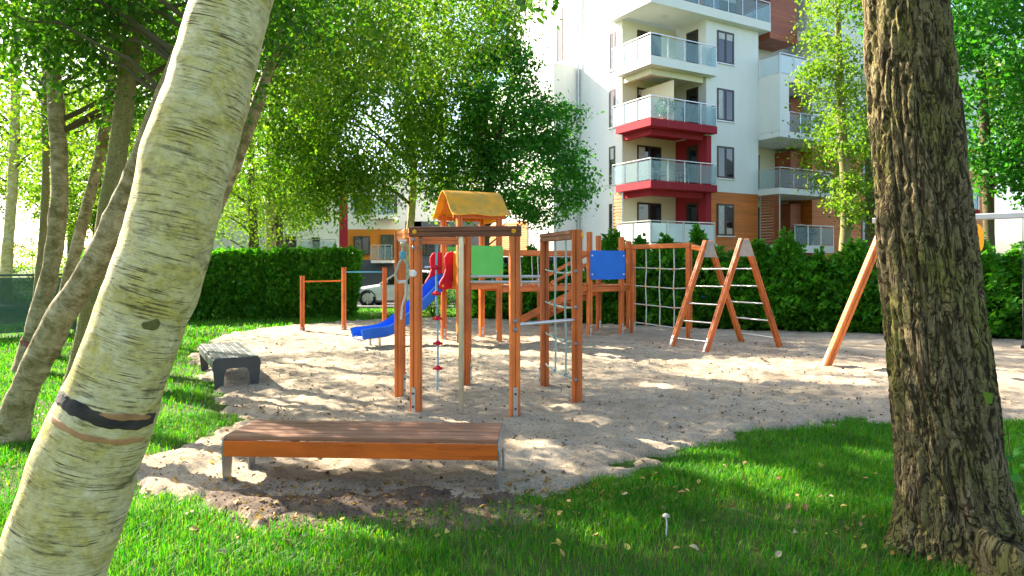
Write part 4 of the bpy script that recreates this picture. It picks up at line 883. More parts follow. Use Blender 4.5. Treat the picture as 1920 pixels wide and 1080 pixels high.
# swing
sw = thing('swing_frame', 'wooden leaning swing support with grey steel beam behind the thick trunk', 'swing', (6.1, 11.3, 0))
sa = Vector((6.1, 11.3, 2.42)); sdn = Vector((.82, -.72, 0)).normalized(); sb = sa + sdn * 3.0
for top, bl_ in ((sa, Vector((5.02, 11.18, -.05))), (sa, Vector((7.2, 11.5, -.05))), (sb, Vector((7.25, 9.1, -.05))), (sb, Vector((9.5, 9.4, -.05)))):
    d = (top - bl_).normalized(); h2 = Vector((d.x, d.y, 0)).normalized(); m = MB(); m.bar(bl_, top - up * .03, .12, .12, up=h2.cross(up), groove=.014, bev=.012); lg = m.build('leg', WOODV, sw)
    nrm = (h2 - d * h2.dot(d)).normalized(); m = MB(); m.bar(bl_ - nrm * .066, bl_ - nrm * .066 + d * .4, .06, .008, up=nrm); m.build('foot_strip', STEEL, lg)
m = MB(); m.bar(sa - sdn * .2, sb + sdn * .2, .09, .09, bev=.012); m.build('swing_beam', simple('grey_beam_paint', (.34, .36, .38), .5, .1), sw)
yc = sa + sdn * 1.13 - up * .07; m = MB(); P = []
for k in range(20): t = 2 * math.pi * k / 20; P.append(yc + sdn * (.20 * math.copysign(abs(math.cos(t)) ** .6, math.cos(t))) + up * (-.26 + .24 * math.copysign(abs(math.sin(t)) ** .7, math.sin(t))))
m.prism(P, sdn.cross(up) * .05); m.build('yellow_panel', YEL, sw)
for s in (1.8, 2.3):
    c = sa + sdn * s; m = MB(); m.tube([c - up * .04, c - up * 1.9], .006, 6); m.build('chain', DARKM, sw)
c = sa + sdn * 2.05 - up * 1.92; m = MB(); m.bar(c - sdn * .27, c + sdn * .27, .18, .04); m.build('seat', BLACK, sw)

# pull-up bars
pb = thing('pull_up_bars', 'three wooden posts with two pull-up bars by the clipped hedge', 'pull-up bars', (-4.2, 17.5, 0))
pps = [(Vector((-5.17, 17.1, 0)), 1.40), (Vector((-4.24, 17.5, 0)), 1.61), (Vector((-3.29, 17.9, 0)), 1.61)]
for p, h in pps:
    o = post(pb, p, .06, h, .105, .35, feet=[(-.1, -1, .16), (.94, .2, .14)])
    m = MB(); m.bbox(p + up * (h + .008), (.12, .12, .014), .35); m.build('post_cap', WOODH, o)
m = MB(); m.tube([pps[0][0] + up * 1.28, pps[1][0] + up * 1.29], .018, 10); m.build('bar', WOODO, pb, True)
m = MB(); m.tube([pps[1][0] + up * 1.51, pps[2][0] + up * 1.51], .018, 10); m.build('bar', LBLUE, pb, True)

# ------------------------------------------------------------------ benches
def bench(name, label, loc, yaw, L, Wd, H, top, apron, steel, nsl):
    t = thing(name, label, 'bench', loc); o = Vector(loc); R = Matrix.Rotation(yaw, 3, 'Z')
    def P(x, y, z): return o + R @ Vector((x, y, z))
    for sx in (-1, 1):
        x = sx * (L / 2); h = Wd / 2; ly = .145; lt = .095; rr_ = .05; prof = [(-h + .05, -.03), (-h + .05 + lt, -.03)]
        inner = [(-h + ly + .01, H - .155 - .05), (-h + ly + .03, H - .14 - .02), (-h + ly + .07, H - .14)]
        prof = [(-h + .035, -.03), (-h + .035 + lt, -.03)] + inner + [(-y, z) for y, z in inner[::-1]] + [(h - .035 - lt, -.03), (h - .035, -.03), (h, H - .07), (h - .015, H - .02), (h - .06, H), (-h + .06, H), (-h + .015, H - .02), (-h, H - .07)]
        m = MB(); m.prism([P(x - .006, y, z) for y, z in prof], R @ Vector((.012, 0, 0))); m.build('side_frame', steel, t)
    pw = (Wd - .05) / nsl
    for i in range(nsl):
        y = -Wd / 2 + .025 + pw * (i + .5); m = MB(); m.bar(P(-L / 2 + .008, y, H - .012), P(L / 2 - .008, y, H - .012), pw - .010, .034, bev=.005); m.build('slat', top, t)
    for sy in (-1, 1): m = MB(); m.bar(P(-L / 2 + .008, sy * (Wd / 2 - .018), H - .0875), P(L / 2 - .008, sy * (Wd / 2 - .018), H - .0875), .03, .115, bev=.004); m.build('apron_board', apron, t)
    for x in (-L * .25, L * .25): m = MB(); m.bar(P(x, -Wd / 2 + .04, H - .05), P(x, Wd / 2 - .04, H - .05), .04, .03); m.build('cross_rail', steel, t)
    return t
bench('park_bench', 'long brown slatted bench with bright orange front board in the foreground', (-1.12, 5.44, 0), math.radians(-3.2), 2.08, .60, .405, WOODT, WOODO, DARKS, 5)
bench('park_bench', 'dark grey slatted bench standing at the left edge of the sand', (-4.24, 10.34, 0), math.radians(90 + 29), 2.0, .62, .43, GREYW, GREYW, DARKM, 6)

# ------------------------------------------------------------------ trees
def spline(pts, n):
    """Catmull-Rom through points (with radius as 4th value)"""
    P = np.array(pts, float); P = np.vstack([2 * P[0] - P[1], P, 2 * P[-1] - P[-2]]); m = len(P) - 3; out = []
    for t in np.linspace(0, m - 1e-6, n):
        i = int(t); f = t - i; a, b, c, d = P[i], P[i + 1], P[i + 2], P[i + 3]
        out.append(.5 * ((2 * b) + (-a + c) * f + (2 * a - 5 * b + 4 * c - d) * f * f + (-a + 3 * b - 3 * c + d) * f ** 3))
    return np.array(out)
def trunk_mesh(name, pts, mat, rings=60, seg=20, disp=None, org=(0, 0, 0), smooth=True):
    S = spline(pts, rings); C = S[:, :3]; Rr = S[:, 3]; T = np.gradient(C, axis=0); T /= np.linalg.norm(T, axis=1)[:, None]
    a = np.array([1., 0, 0]); e1_ = a - (T @ a)[:, None] * T; e1_ /= np.linalg.norm(e1_, axis=1)[:, None]; e2_ = np.cross(T, e1_)
    arc = np.concatenate([[0], np.cumsum(np.linalg.norm(np.diff(C, axis=0), axis=1))]); th = np.linspace(0, 2 * np.pi, seg, endpoint=False)
    ct, st_ = np.cos(th), np.sin(th); rest = np.stack([Rr[:, None] * ct, Rr[:, None] * st_, np.repeat(arc[:, None], seg, 1)], 2).reshape(-1, 3)
    D = disp(rest, np.repeat(Rr, seg), np.tile(th, rings)) if disp is not None else np.zeros(rings * seg)
    dirs = (e1_[:, None, :] * ct[None, :, None] + e2_[:, None, :] * st_[None, :, None]).reshape(-1, 3)
    V = np.repeat(C, seg, 0) + dirs * (np.repeat(Rr, seg) + D)[:, None] - np.array(org)
    i = (np.arange(rings - 1)[:, None] * seg + np.arange(seg)[None, :]); j = (np.arange(rings - 1)[:, None] * seg + (np.arange(seg)[None, :] + 1) % seg)
    Q = np.stack([i.ravel(), j.ravel(), (j + seg).ravel(), (i + seg).ravel()], 1)
    seed = np.random.default_rng(int(abs(pts[0][0] * 100)) + 5).uniform(0, 40, 3)
    return fast_mesh(name, V, Q, mat, smooth, rest + seed), S
def knobbly(amp=.012, sc=6):
    return lambda rest, r, th: (fbm(rest * sc, 4, 5) - .5) * 2 * amp * 1.6 + (fbm(rest * 1.7, 2, 8) - .5) * r * .22
def clumps(ell, rg, n, shell=.55):
    c, r = np.array(ell[0]), np.array(ell[1]); d = rg.normal(0, 1, (n, 3)); d /= np.linalg.norm(d, axis=1)[:, None]
    return c + d * (rg.uniform(shell ** 3, 1, (n, 1)) ** (1 / 3)) * r
SUNV = np.array([SUN_AZ[0] * math.cos(SUN_EL), SUN_AZ[1] * math.cos(SUN_EL), math.sin(SUN_EL)])
# gaps in the canopy: ground spots (photo pixels) that the sun reaches, with the radius of the gap
GAPS = [(gp(x, y), r) for x, y, r in ((1262, 842, .22), (1330, 868, .42), (1400, 900, .28), (1480, 930, .2), (640, 992, .16), (720, 1000, .14), (1010, 845, .16), (1120, 800, .2), (1180, 845, .14),
        (300, 860, .30), (390, 850, .3), (300, 930, .12), (390, 955, .10), (470, 900, .22), (640, 870, .2), (330, 770, .35), (350, 700, .4), (300, 640, .5), (480, 660, .7), (600, 690, .6), (560, 760, .35), (700, 720, .4), (120, 700, .35), (160, 790, .25), (60, 660, .4),
        (760, 650, .6), (900, 660, .6), (1010, 690, .35), (1350, 705, .5), (1440, 690, .4), (1560, 720, .35), (1180, 665, .5), (700, 830, .16), (860, 800, .2), (1060, 770, .14), (1640, 860, .14), (1240, 730, .2), (980, 640, .7), (1880, 700, .3), (1100, 1010, .1), (900, 975, .12), (350, 1010, .2), (500, 1010, .12))]
def carve(P, rg):
    keep = np.ones(len(P), bool); nz = fbm(P * 2.2, 2, 91)
    for g, r in GAPS:
        w = P - np.array(g); t = w @ SUNV; d = np.linalg.norm(w - t[:, None] * SUNV, axis=1); keep &= (d > r * (.55 + nz)) | (t < 0)
    return P[keep | (rg.uniform(0, 1, len(P)) < .04)]
def crown_points(ells, rg):
    """each ell: centre, radii, n clumps, leaves per clump, clump sigma, strand length (0 = ball)"""
    Ps, Cs = [], []
    for (c, r, n, k, sg, strand) in ells:
        C = clumps((c, r), rg, n); Cs.append(C); q = np.repeat(C, k, 0); N = len(q)
        if strand > 0:
            f = rg.uniform(0, 1, N); sw_ = np.repeat(rg.normal(0, .16, (n, 2)), k, 0)
            ln = np.repeat(rg.uniform(.5, 1.3, n), k) * strand
            q = q + np.column_stack([sw_ * (f * ln)[:, None], -f * ln]) + rg.normal(0, 1, (N, 3)) * sg * (1.15 - .55 * f)[:, None]
        else: q = q + rg.normal(0, 1, (N, 3)) * sg * np.array([1.25, 1.25, .62])
        Ps.append(q)
    P = np.concatenate(Ps)
    if abs(P[:, :2]).mean() > 4 or P[:, 1].mean() > 3.5: P = carve(P, rg)
    return P, np.concatenate(Cs)
def tree(name, label, pts, bark, ells, leaf_mat, leaf, seed, rings=50, seg=16, amp=.012, limbs=14, group=None, droop=.6, zmin=None, band=None, twigs=True, view_clip=True):
    base = Vector(pts[0][:3]); base.z = 0; t = thing(name, label, 'tree', base, group)
    me, S = trunk_mesh('trunk', pts, bark, rings, seg, knobbly(amp), base); tr = link('trunk', me, t)
    rg = np.random.default_rng(seed)
    if ells:
        P, C = crown_points(ells, rg)
        if zmin is not None: P = P[P[:, 2] > zmin]
        V, Q = leaf_quads(P - np.array(base), leaf * rg.uniform(.5, 1.45, len(P)), rg, droop); link('crown', fast_mesh('crown', V, Q, leaf_mat), t)
        b = MB(); idx = rg.permutation(len(C))[:limbs]; hi = len(S) - 1
        for k in idx:
            e = C[k]; d = np.abs(S[:, 2] - (e[2] - .45 * np.hypot(*(S[:, :2] - e[:2]).T))) ; j = int(np.argmin(d)); j = min(max(j, int(hi * .3)), hi); a = S[j]
            mid = (a[:3] + e) / 2 + np.array([0, 0, .18 * np.linalg.norm(e - a[:3])]) * (1 if droop < .5 else .8) + rg.normal(0, .12, 3)
            r0 = min(a[3] * .35, .008 + .008 * np.linalg.norm(e - a[:3])); pl = []; rr_ = []
            for f in np.linspace(0, 1, 9): q = (1 - f) ** 2 * a[:3] + 2 * f * (1 - f) * mid + f * f * e; q = q + rg.normal(0, .02, 3) * (0 < f < 1); pl.append(q); rr_.append(r0 * (1 - f) + .004)
            b.tube(pl, rr_, 6)
        if len(idx): b.build('branches', B_DARK, t, True)
    return t, S
def band_on(t, S, s0, s1, mat, name, grow=.002, seg=40, a0=0.0, a1=2 * math.pi, wob=.01, seed=1, disp=None, rows=9, oval=False):
    """patch of bark lying on the trunk surface between two fractions along it"""
    n = len(S); C = S[:, :3]; T = np.gradient(C, axis=0); T /= np.linalg.norm(T, axis=1)[:, None]; arc = np.concatenate([[0], np.cumsum(np.linalg.norm(np.diff(C, axis=0), axis=1))])
    V = []; org = np.array(ORG[t.name]); disp = disp or knobbly(.008); th = np.linspace(a0, a1, seg); pos = []; rest = []
    for ri in range(rows):
        for k, a in enumerate(th):
            f = ri / (rows - 1); w = math.sqrt(max(0.0, 1 - (2 * k / (seg - 1) - 1) ** 2)) if oval else 1.0
            sv_ = (s0 + s1) / 2 + (s1 - s0) * (f - .5) * w; sj = sv_ * (n - 1) + (wob * n) * (math.sin(a * 3 + seed) * .5 + math.sin(a * 9 + seed * 2 + f * 2) * .3 + math.sin(a * 23 + seed + f * 5) * .15); sj = min(max(sj, 0), n - 1.001); i = int(sj); g_ = sj - i
            c = S[i] * (1 - g_) + S[i + 1] * g_; tt = T[i]; e = np.array([1., 0, 0]); e = e - (tt @ e) * tt; e /= np.linalg.norm(e); g = np.cross(tt, e)
            edge = ri in (0, rows - 1) or k in (0, seg - 1); pos.append((c[:3], e * math.cos(a) + g * math.sin(a), c[3], -.006 if edge else grow)); rest.append((c[3] * math.cos(a), c[3] * math.sin(a), arc[i] * (1 - g_) + arc[i + 1] * g_))
    rest = np.array(rest); rr = np.array([p[2] for p in pos]); D = disp(rest, rr, np.tile(th, rows)); V = np.array([p[0] + p[1] * (p[2] + d + p[3]) for p, d in zip(pos, D)]) - org
    Q = [(r * seg + k, r * seg + k + 1, (r + 1) * seg + k + 1, (r + 1) * seg + k) for r in range(rows - 1) for k in range(seg - 1)]
    return link(name, fast_mesh(name, V, Q, mat, True, rest), t)

def trunk_px(lst, Ys):
    """trunk centre line from photo pixels: (x, y, width px) at distance Y"""
    out = []
    for (x, y, w), Y in zip(lst, Ys): p = pp(x, y, Y); out.append((p.x, p.y, p.z, w / 2 * Y / F * (.86 if Y > 5 else 1)))
    return out

# the big leaning birch in front
pts = trunk_px([(-40, 1520, 240), (25, 1330, 205), (92, 1080, 186), (150, 900, 178), (212, 740, 172), (300, 500, 160), (345, 330, 158), (402, 130, 152), (436, 0, 148), (500, -230, 140), (560, -560, 120), (620, -1100, 90)], [2.5, 2.5, 2.5, 2.5, 2.5, 2.52, 2.55, 2.6, 2.62, 2.7, 2.8, 3.0])
bb, S = tree('birch_tree', 'thick leaning pale birch trunk with a charred band in the left foreground', pts, B_BIRCH,
             [((.2, 3.0, 5.6), (2.4, 2.0, 1.5), 90, 60, .22, .5)], L_BIRCH, .055, 1, 150, 96, .008, 12, zmin=3.75)
def along(y):  # fraction of trunk S whose pixel height is y
    py = HY - (S[:, 2] - EYE) * F / S[:, 1]; return float(np.argmin(np.abs(py - y))) / (len(S) - 1)
KB = knobbly(.008)
band_on(bb, S, along(775), along(743), BANDB, 'charred_band', .002, 110, math.radians(-178), math.radians(5), .0022, 1, KB)
band_on(bb, S, along(798), along(780), INNER, 'inner_bark_strip', .0015, 70, math.radians(-130), math.radians(-8), .0016, 2, KB)
band_on(bb, S, along(757), along(741), INNER, 'inner_bark_strip', .003, 50, math.radians(-72), math.radians(-6), .0012, 3, KB, 9, True)
band_on(bb, S, along(604), along(588), BROWNM, 'knot', .005, 26, math.radians(-62), math.radians(-40), .003, 3, KB, 9, True)
# hanging twig with big leaves, top centre
rg = np.random.default_rng(41); tp = []
for k in range(46):
    x = rg.uniform(955, 1062); yl = -40 + 95 * rg.uniform(0, 1) * (1 - abs(x - 1010) / 75); tp.append(pp(x, yl, rg.uniform(3.3, 4.0)))
V, Q = leaf_quads(np.array(tp) - np.array(ORG[bb.name]), rg.uniform(.035, .06, len(tp)), rg, 1.2, .72, .0); link('hanging_leaves', fast_mesh('hanging_leaves', V, Q, L_DARK), bb)
m = MB()
for x, y in ((1000, 40), (1040, 35), (985, 20), (1020, 55)): m.tube([pp(940, -330, 3.5), pp(x - 30, -120, 3.6), pp(x - 4, -10, 3.6), pp(x, y, 3.6)], [.008, .005, .003, .002], 5)
m.build('hanging_twig', B_DARK, bb)

# the furrowed trunk on the right
def furrow(rest, r, th):
    w = (fbm(rest * np.array([5, 5, 2.0]), 3, 61) - .5)[:, None] * np.array([1.2, 1.2, .8]) + (fbm(rest * np.array([30, 30, 14]), 2, 62) - .5)[:, None] * np.array([.45, .45, .25])
    f1, f2, idv = worley(rest * np.array([17, 17, 2.3]) + w, 7)
    e = np.clip((f2 - f1) * 4.0 - .08, 0, 1) ** .8
    flare = np.clip(1 - rest[:, 2] / .8, 0, 1) ** 2 * (.09 * np.clip(np.cos(th * 4 + .6), -.3, 1) + .03)
    return -.026 * (1 - e) + (idv - .5) * .010 * e + (vnoise(rest * np.array([60, 60, 34]), 66) - .5) * .007 + (fbm(rest * 2, 2, 67) - .5) * .035 + flare
pts = trunk_px([(1800, 1085, 236), (1797, 1010, 214), (1784, 900, 184), (1770, 760, 176), (1750, 600, 170), (1735, 450, 164), (1722, 300, 156), (1708, 150, 150), (1696, 0, 146), (1670, -300, 138), (1640, -800, 120), (1610, -1500, 85)], [4.1] * 9 + [4.15, 4.2, 4.3])
bo = Vector(pts[0][:3]); bo.z = 0
ot = thing('oak_tree', 'dark furrowed tree trunk standing on the grass at the right', 'tree', bo)
me, S2 = trunk_mesh('trunk', pts, B_OAK, 620, 230, furrow, bo); link('trunk', me, ot)
rg = np.random.default_rng(5); P, C = crown_points([((2.2, 4.6, 8.6), (3.2, 2.6, 2.0), 90, 60, .3, 0)], rg); V, Q = leaf_quads(P - np.array(bo), .09 * rg.uniform(.7, 1.3, len(P)), rg); link('crown', fast_mesh('crown', V, Q, L_DARK), ot)
m = MB()
for c in C[:9]: m.tube([S2[430][:3], (S2[520][:3] + c) / 2 + np.array([0, 0, .3]), c], [.06, .04, .01], 6)
m.build('branches', B_DARK, ot, True)
# mossy cut stump beside it
sp_ = gp(1895, 1100); st = thing('tree_stump', 'mossy cut root stump at the foot of the furrowed trunk', 'stump', (sp_.x, sp_.y, 0))
me, _ = trunk_mesh('stump_wood', [(sp_.x + .06, sp_.y, -.1, .26), (sp_.x + .05, sp_.y, .05, .22), (sp_.x + .03, sp_.y, .14, .185), (sp_.x, sp_.y, .20, .16), (sp_.x, sp_.y, .215, .11), (sp_.x, sp_.y, .21, .01)], B_OAK, 40, 80, lambda r, a, th: (fbm(r * np.array([22, 22, 6]), 4, 3) - .5) * .07, (sp_.x, sp_.y, 0)); link('stump_wood', me, st)
pyS = HY - (S2[:, 2] - EYE) * F / S2[:, 1]
for y, a_, da in ((992, -80, 9), (990, -52, 4)): q_ = float(np.argmin(np.abs(pyS - y))) / (len(S2) - 1); band_on(ot, S2, q_ - .002, q_ + .002, WHITEP, 'paint_mark', .003, 20, math.radians(a_ - da), math.radians(a_ + da), .0008, 2, furrow, 5, True)

# left group of birches
def px_tree(name, label, lst, Y, bark, ells, leafm, leaf, seed, **kw): return tree(name, label, trunk_px(lst, [Y] * len(lst) if not isinstance(Y, list) else Y), bark, ells, leafm, leaf, seed, **kw)
t, S = px_tree('birch_tree', 'dark-footed leaning birch at the far left, nearest behind the big trunk', [(18, 850, 84), (24, 800, 66), (46, 730, 60), (110, 600, 56), (178, 490, 52), (245, 345, 46), (300, 200, 42), (370, 40, 38), (430, -160, 34), (470, -420, 26)], 6.6, B_BIRCH2,
        [((-3.2, 7.2, 5.2), (1.9, 1.6, 1.1), 80, 90, .2, .5), ((-4.9, 7.0, 4.6), (1.4, 1.3, .8), 55, 90, .2, .3)], L_DARK, .078, 11, amp=.02, seg=24, rings=80, zmin=3.25)
px_tree('slender_tree', 'smooth greenish slender stem rising beside the big birch', [(128, 800, 60), (140, 720, 48), (160, 640, 44), (180, 540, 43), (203, 400, 42), (226, 250, 40), (244, 100, 38), (255, -80, 34), (270, -330, 26)], 7.6, B_SMOOTH,
        [((-4.3, 8.3, 4.7), (1.8, 1.4, 1.2), 80, 90, .2, .3), ((-5.5, 8.4, 5.6), (1.6, 1.6, 1.0), 60, 80, .22, .3)], L_DARK, .078, 12, amp=.008, seg=20, zmin=3.3, droop=.5)
t, S = px_tree('birch_tree', 'upright birch with a rusty band at its foot near the green fence', [(48, 700, 56), (60, 640, 42), (72, 590, 38), (92, 520, 35), (108, 420, 36), (112, 320, 34), (104, 190, 30), (100, 50, 28), (96, -150, 24)], 11.0, B_BIRCH2,
        [((-7.4, 11.4, 5.6), (2.2, 1.8, 1.9), 110, 80, .26, .5), ((-5.2, 12.2, 6.4), (2.0, 1.7, 1.6), 90, 80, .26, .5)], L_BIRCH, .085, 13, amp=.02, seg=24)
band_on(t, S, .105, .135, BANDR, 'rusty_band', .004, 40, -3.2, 3.2, .004, 1, knobbly(.02))
px_tree('birch_tree', 'thin pale birch stem just behind the rusty-banded birch', [(60, 650, 22), (70, 560, 18), (82, 420, 16), (86, 300, 15), (84, 150, 14), (82, -50, 11)], 13.0, B_SMOOTH, [((-9.0, 13.6, 6.0), (1.8, 1.6, 2.0), 70, 70, .26, .5)], L_BRIGHT, .08, 14, seg=12)
px_tree('birch_tree', 'dark spotted birch leaning right between the banded birch and the slender stem', [(96, 670, 34), (112, 600, 28), (130, 520, 26), (152, 430, 24), (185, 300, 22), (205, 180, 20), (215, 0, 16)], 12.4, B_BIRCH2, [((-6.4, 13.8, 7.0), (2.2, 1.8, 1.6), 110, 70, .28, .6), ((-7.2, 16.2, 7.8), (2.6, 2.2, 2.0), 170, 70, .28, .8), ((-10.0, 17.5, 8.2), (2.0, 2.0, 2.4), 90, 70, .3, .6)], L_BIRCH, .09, 15, amp=.02, seg=14)
px_tree('birch_tree', 'brown birch leaning right just right of the big trunk', [(270, 770, 40), (300, 690, 34), (330, 590, 31), (368, 490, 29), (402, 400, 28), (440, 310, 27), (470, 230, 26), (500, 140, 24), (540, 0, 20), (575, -150, 16)], [9.2, 9.3, 9.4, 9.5, 9.6, 9.7, 9.8, 9.9, 10, 10.1], B_BIRCH2,
        [((-3.4, 10.6, 5.3), (1.9, 1.6, .9), 70, 80, .24, .45), ((-1.6, 12.2, 6.7), (2.2, 1.8, 1.1), 120, 80, .24, .7), ((-3.6, 14.5, 7.4), (2.6, 2.0, 1.5), 130, 80, .25, .9)], L_BIRCH, .08, 16, amp=.016, seg=18, zmin=4.0)
px_tree('birch_tree', 'faint birch trunk at the far left beyond the green fence', [(8, 560, 26), (14, 470, 22), (20, 400, 21), (26, 300, 20), (30, 120, 17), (34, -100, 12)], 19.0, B_BIRCH, [((-13.8, 19.5, 6.4), (2.6, 2.2, 2.6), 80, 60, .34, .6)], L_BRIGHT, .11, 17, seg=12)

# mid distance trees
tree('weeping_birch', 'weeping birch with long hanging foliage behind the play tower roof', [(-3.9, 24.5, -.1, .17), (-3.8, 24.5, 1.5, .14), (-3.55, 24.5, 3.5, .13), (-3.5, 24.5, 5.5, .12), (-3.7, 24.5, 8, .09), (-3.8, 24.5, 12, .04)], B_BIRCH,
     [((-4.8, 22.6, 7.0), (3.0, 2.4, 2.4), 400, 60, .14, 1.9), ((-2.0, 24.0, 7.2), (1.8, 1.7, 2.6), 240, 60, .14, 1.8), ((-7.0, 22.0, 8.0), (2.2, 2.2, 2.4), 240, 60, .15, 1.7), ((-3.8, 23.0, 10.4), (4.4, 3, 2.4), 440, 60, .2, 1.2), ((-6.3, 23.4, 5.0), (2.2, 1.2, .9), 110, 60, .15, 1.2)], L_WEEP, .112, 21, droop=1.2, limbs=22)
tree('birch_tree', 'pale upright birch behind the clipped hedge with sunny yellow-green leaves', [(-9.1, 26.2, -.1, .22), (-9.1, 26.2, 2, .19), (-9.15, 26.2, 5, .17), (-9.0, 26.2, 9, .10), (-9, 26.2, 13, .04)], B_BIRCH,
     [((-8.9, 25.0, 6.2), (3.0, 2.2, 3.1), 210, 55, .3, 1.2), ((-9.6, 25.5, 10), (2.8, 2.2, 2.4), 120, 55, .3, 1.0)], L_BRIGHT, .10, 22, droop=.9)
tree('linden_tree', 'brown-trunked tree behind the clipped hedge, left of the pale birch', [(-10.2, 27.4, -.1, .25), (-10.2, 27.4, 2.5, .2), (-10.3, 27.4, 5, .16), (-10.4, 27.4, 9, .08)], B_DARK,
     [((-11.6, 27, 6.0), (3.0, 2.4, 3.4), 180, 55, .34, .6)], L_BRIGHT, .11, 23, droop=.5)
tree('ash_tree', 'fresh green tree standing before the white apartment wall behind the yellow roof', [(-.95, 23.6, -.1, .16), (-.9, 23.6, 2, .13), (-.82, 23.6, 4, .12), (-.45, 23.6, 6, .09), (.2, 23.6, 8.6, .04)], B_DARK,
     [((.85, 23.6, 4.7), (1.95, 1.8, 1.75), 190, 60, .22, 0), ((-.4, 23.6, 7.1), (1.6, 1.6, 2.0), 150, 60, .22, 0), ((1.2, 23.4, 6.5), (1.2, 1.1, .9), 50, 55, .2, 0), ((-1.7, 23.8, 4.8), (1.1, 1.2, 1.6), 60, 60, .2, 0), ((-.5, 23.6, 9.4), (1.0, 1.0, 1.2), 40, 60, .2, 0)], L_GREEN, .128, 24, droop=.3, limbs=26)
tree('slim_tree', 'slim ivy-leafed tree before the orange cladding, left of the furrowed trunk', [(9.35, 19.8, -.1, .17), (9.45, 19.8, 1.5, .15), (9.55, 19.8, 3.5, .15), (9.40, 19.8, 6, .12), (9.3, 19.8, 9, .08), (9.3, 19.8, 12, .04)], B_SMOOTH,
     [((9.25, 19.7, 8.6), (.85, .9, 1.5), 56, 60, .2, 0), ((8.95, 19.7, 6.9), (.75, .75, .7), 32, 60, .17, 0), ((9.5, 19.7, 5.4), (.75, .7, .9), 34, 60, .17, 0), ((9.5, 19.6, 3.55), (.42, .42, .7), 20, 55, .13, 0), ((9.2, 19.7, 10.8), (.9, .9, 1.0), 20, 60, .2, 0)], L_BRIGHT, .10, 25, droop=.3, limbs=14)
tree('maple_tree', 'tall dark leafy tree right of the furrowed trunk behind the swing', [(15.6, 22.5, -.1, .20), (15.5, 22.5, 2, .17), (15.4, 22.5, 5, .15), (15.2, 22.5, 9, .08)], B_DARK,
     [((15.3, 22.0, 7.2), (2.4, 2.2, 3.4), 190, 60, .3, 0), ((17.0, 21.5, 5.0), (1.6, 1.6, 1.7), 80, 60, .26, 0), ((14.0, 22.5, 9.5), (2.2, 2.0, 1.8), 80, 60, .3, 0)], L_GREEN, .165, 26, droop=.3, limbs=18)
tree('maple_tree', 'yellowing tree crown at the right edge of the picture', [(19.5, 24.5, -.1, .22), (19.4, 24.5, 3, .18), (19.2, 24.5, 9, .07)], B_DARK, [((18.6, 23.5, 8.0), (2.2, 2.0, 3.2), 150, 55, .3, .3)], L_BIRCH, .16, 27, droop=.5)
tree('maple_tree', 'pale green tree farther back between the furrowed trunk and the right edge', [(15.5, 30, -.1, .25), (15.5, 30, 4, .2), (15.4, 30, 10, .08)], B_DARK, [((15.8, 29.5, 6.6), (3.4, 2.4, 3.6), 170, 55, .36, 0)], L_BRIGHT, .14, 28, droop=.4)
# distant trees on the left, one crown mesh shared
t0, _ = tree('distant_tree', 'sunlit distant tree behind the left birches, leftmost of the row', [(0, 0, -.1, .3), (0, 0, 3, .24), (.1, 0, 7, .12), (.1, 0, 10, .04)], B_DARK, [((0, 0, 7.0), (3.2, 3.0, 4.2), 230, 45, .42, 0)], L_BRIGHT, .19, 29, droop=.4, limbs=10, group='distant trees on the left')
spots = [(-30, 36, .4, 1.1, 'sunlit distant tree behind the left birches, leftmost of the row'), (-24.5, 41, 2.0, 1.2, 'distant sunlit tree, second from the left in the far row'), (-19, 38, 3.3, 1.0, 'distant sunlit tree, third from the left in the far row'), (-14.5, 43, 4.4, 1.25, 'distant sunlit tree, fourth from the left, before the far pale building'), (-26, 28, 5.2, .8, 'nearer sunlit tree left of the green fence'), (24, 46, 1.2, 1.3, 'distant tree behind the right edge of the orange cladding'), (-38, 44, .9, 1.2, 'distant tree at the very left edge of the picture'), (-33, 52, 2.9, 1.3, 'farthest sunlit tree showing between the left birch trunks')]
for i, (x, y, rz, s, lab) in enumerate(spots):
    o = t0 if i == 0 else copy_tree(t0); o.location = (x, y, 0); o.rotation_euler = (0, 0, rz); o.scale = (s, s, s); o['label'] = lab

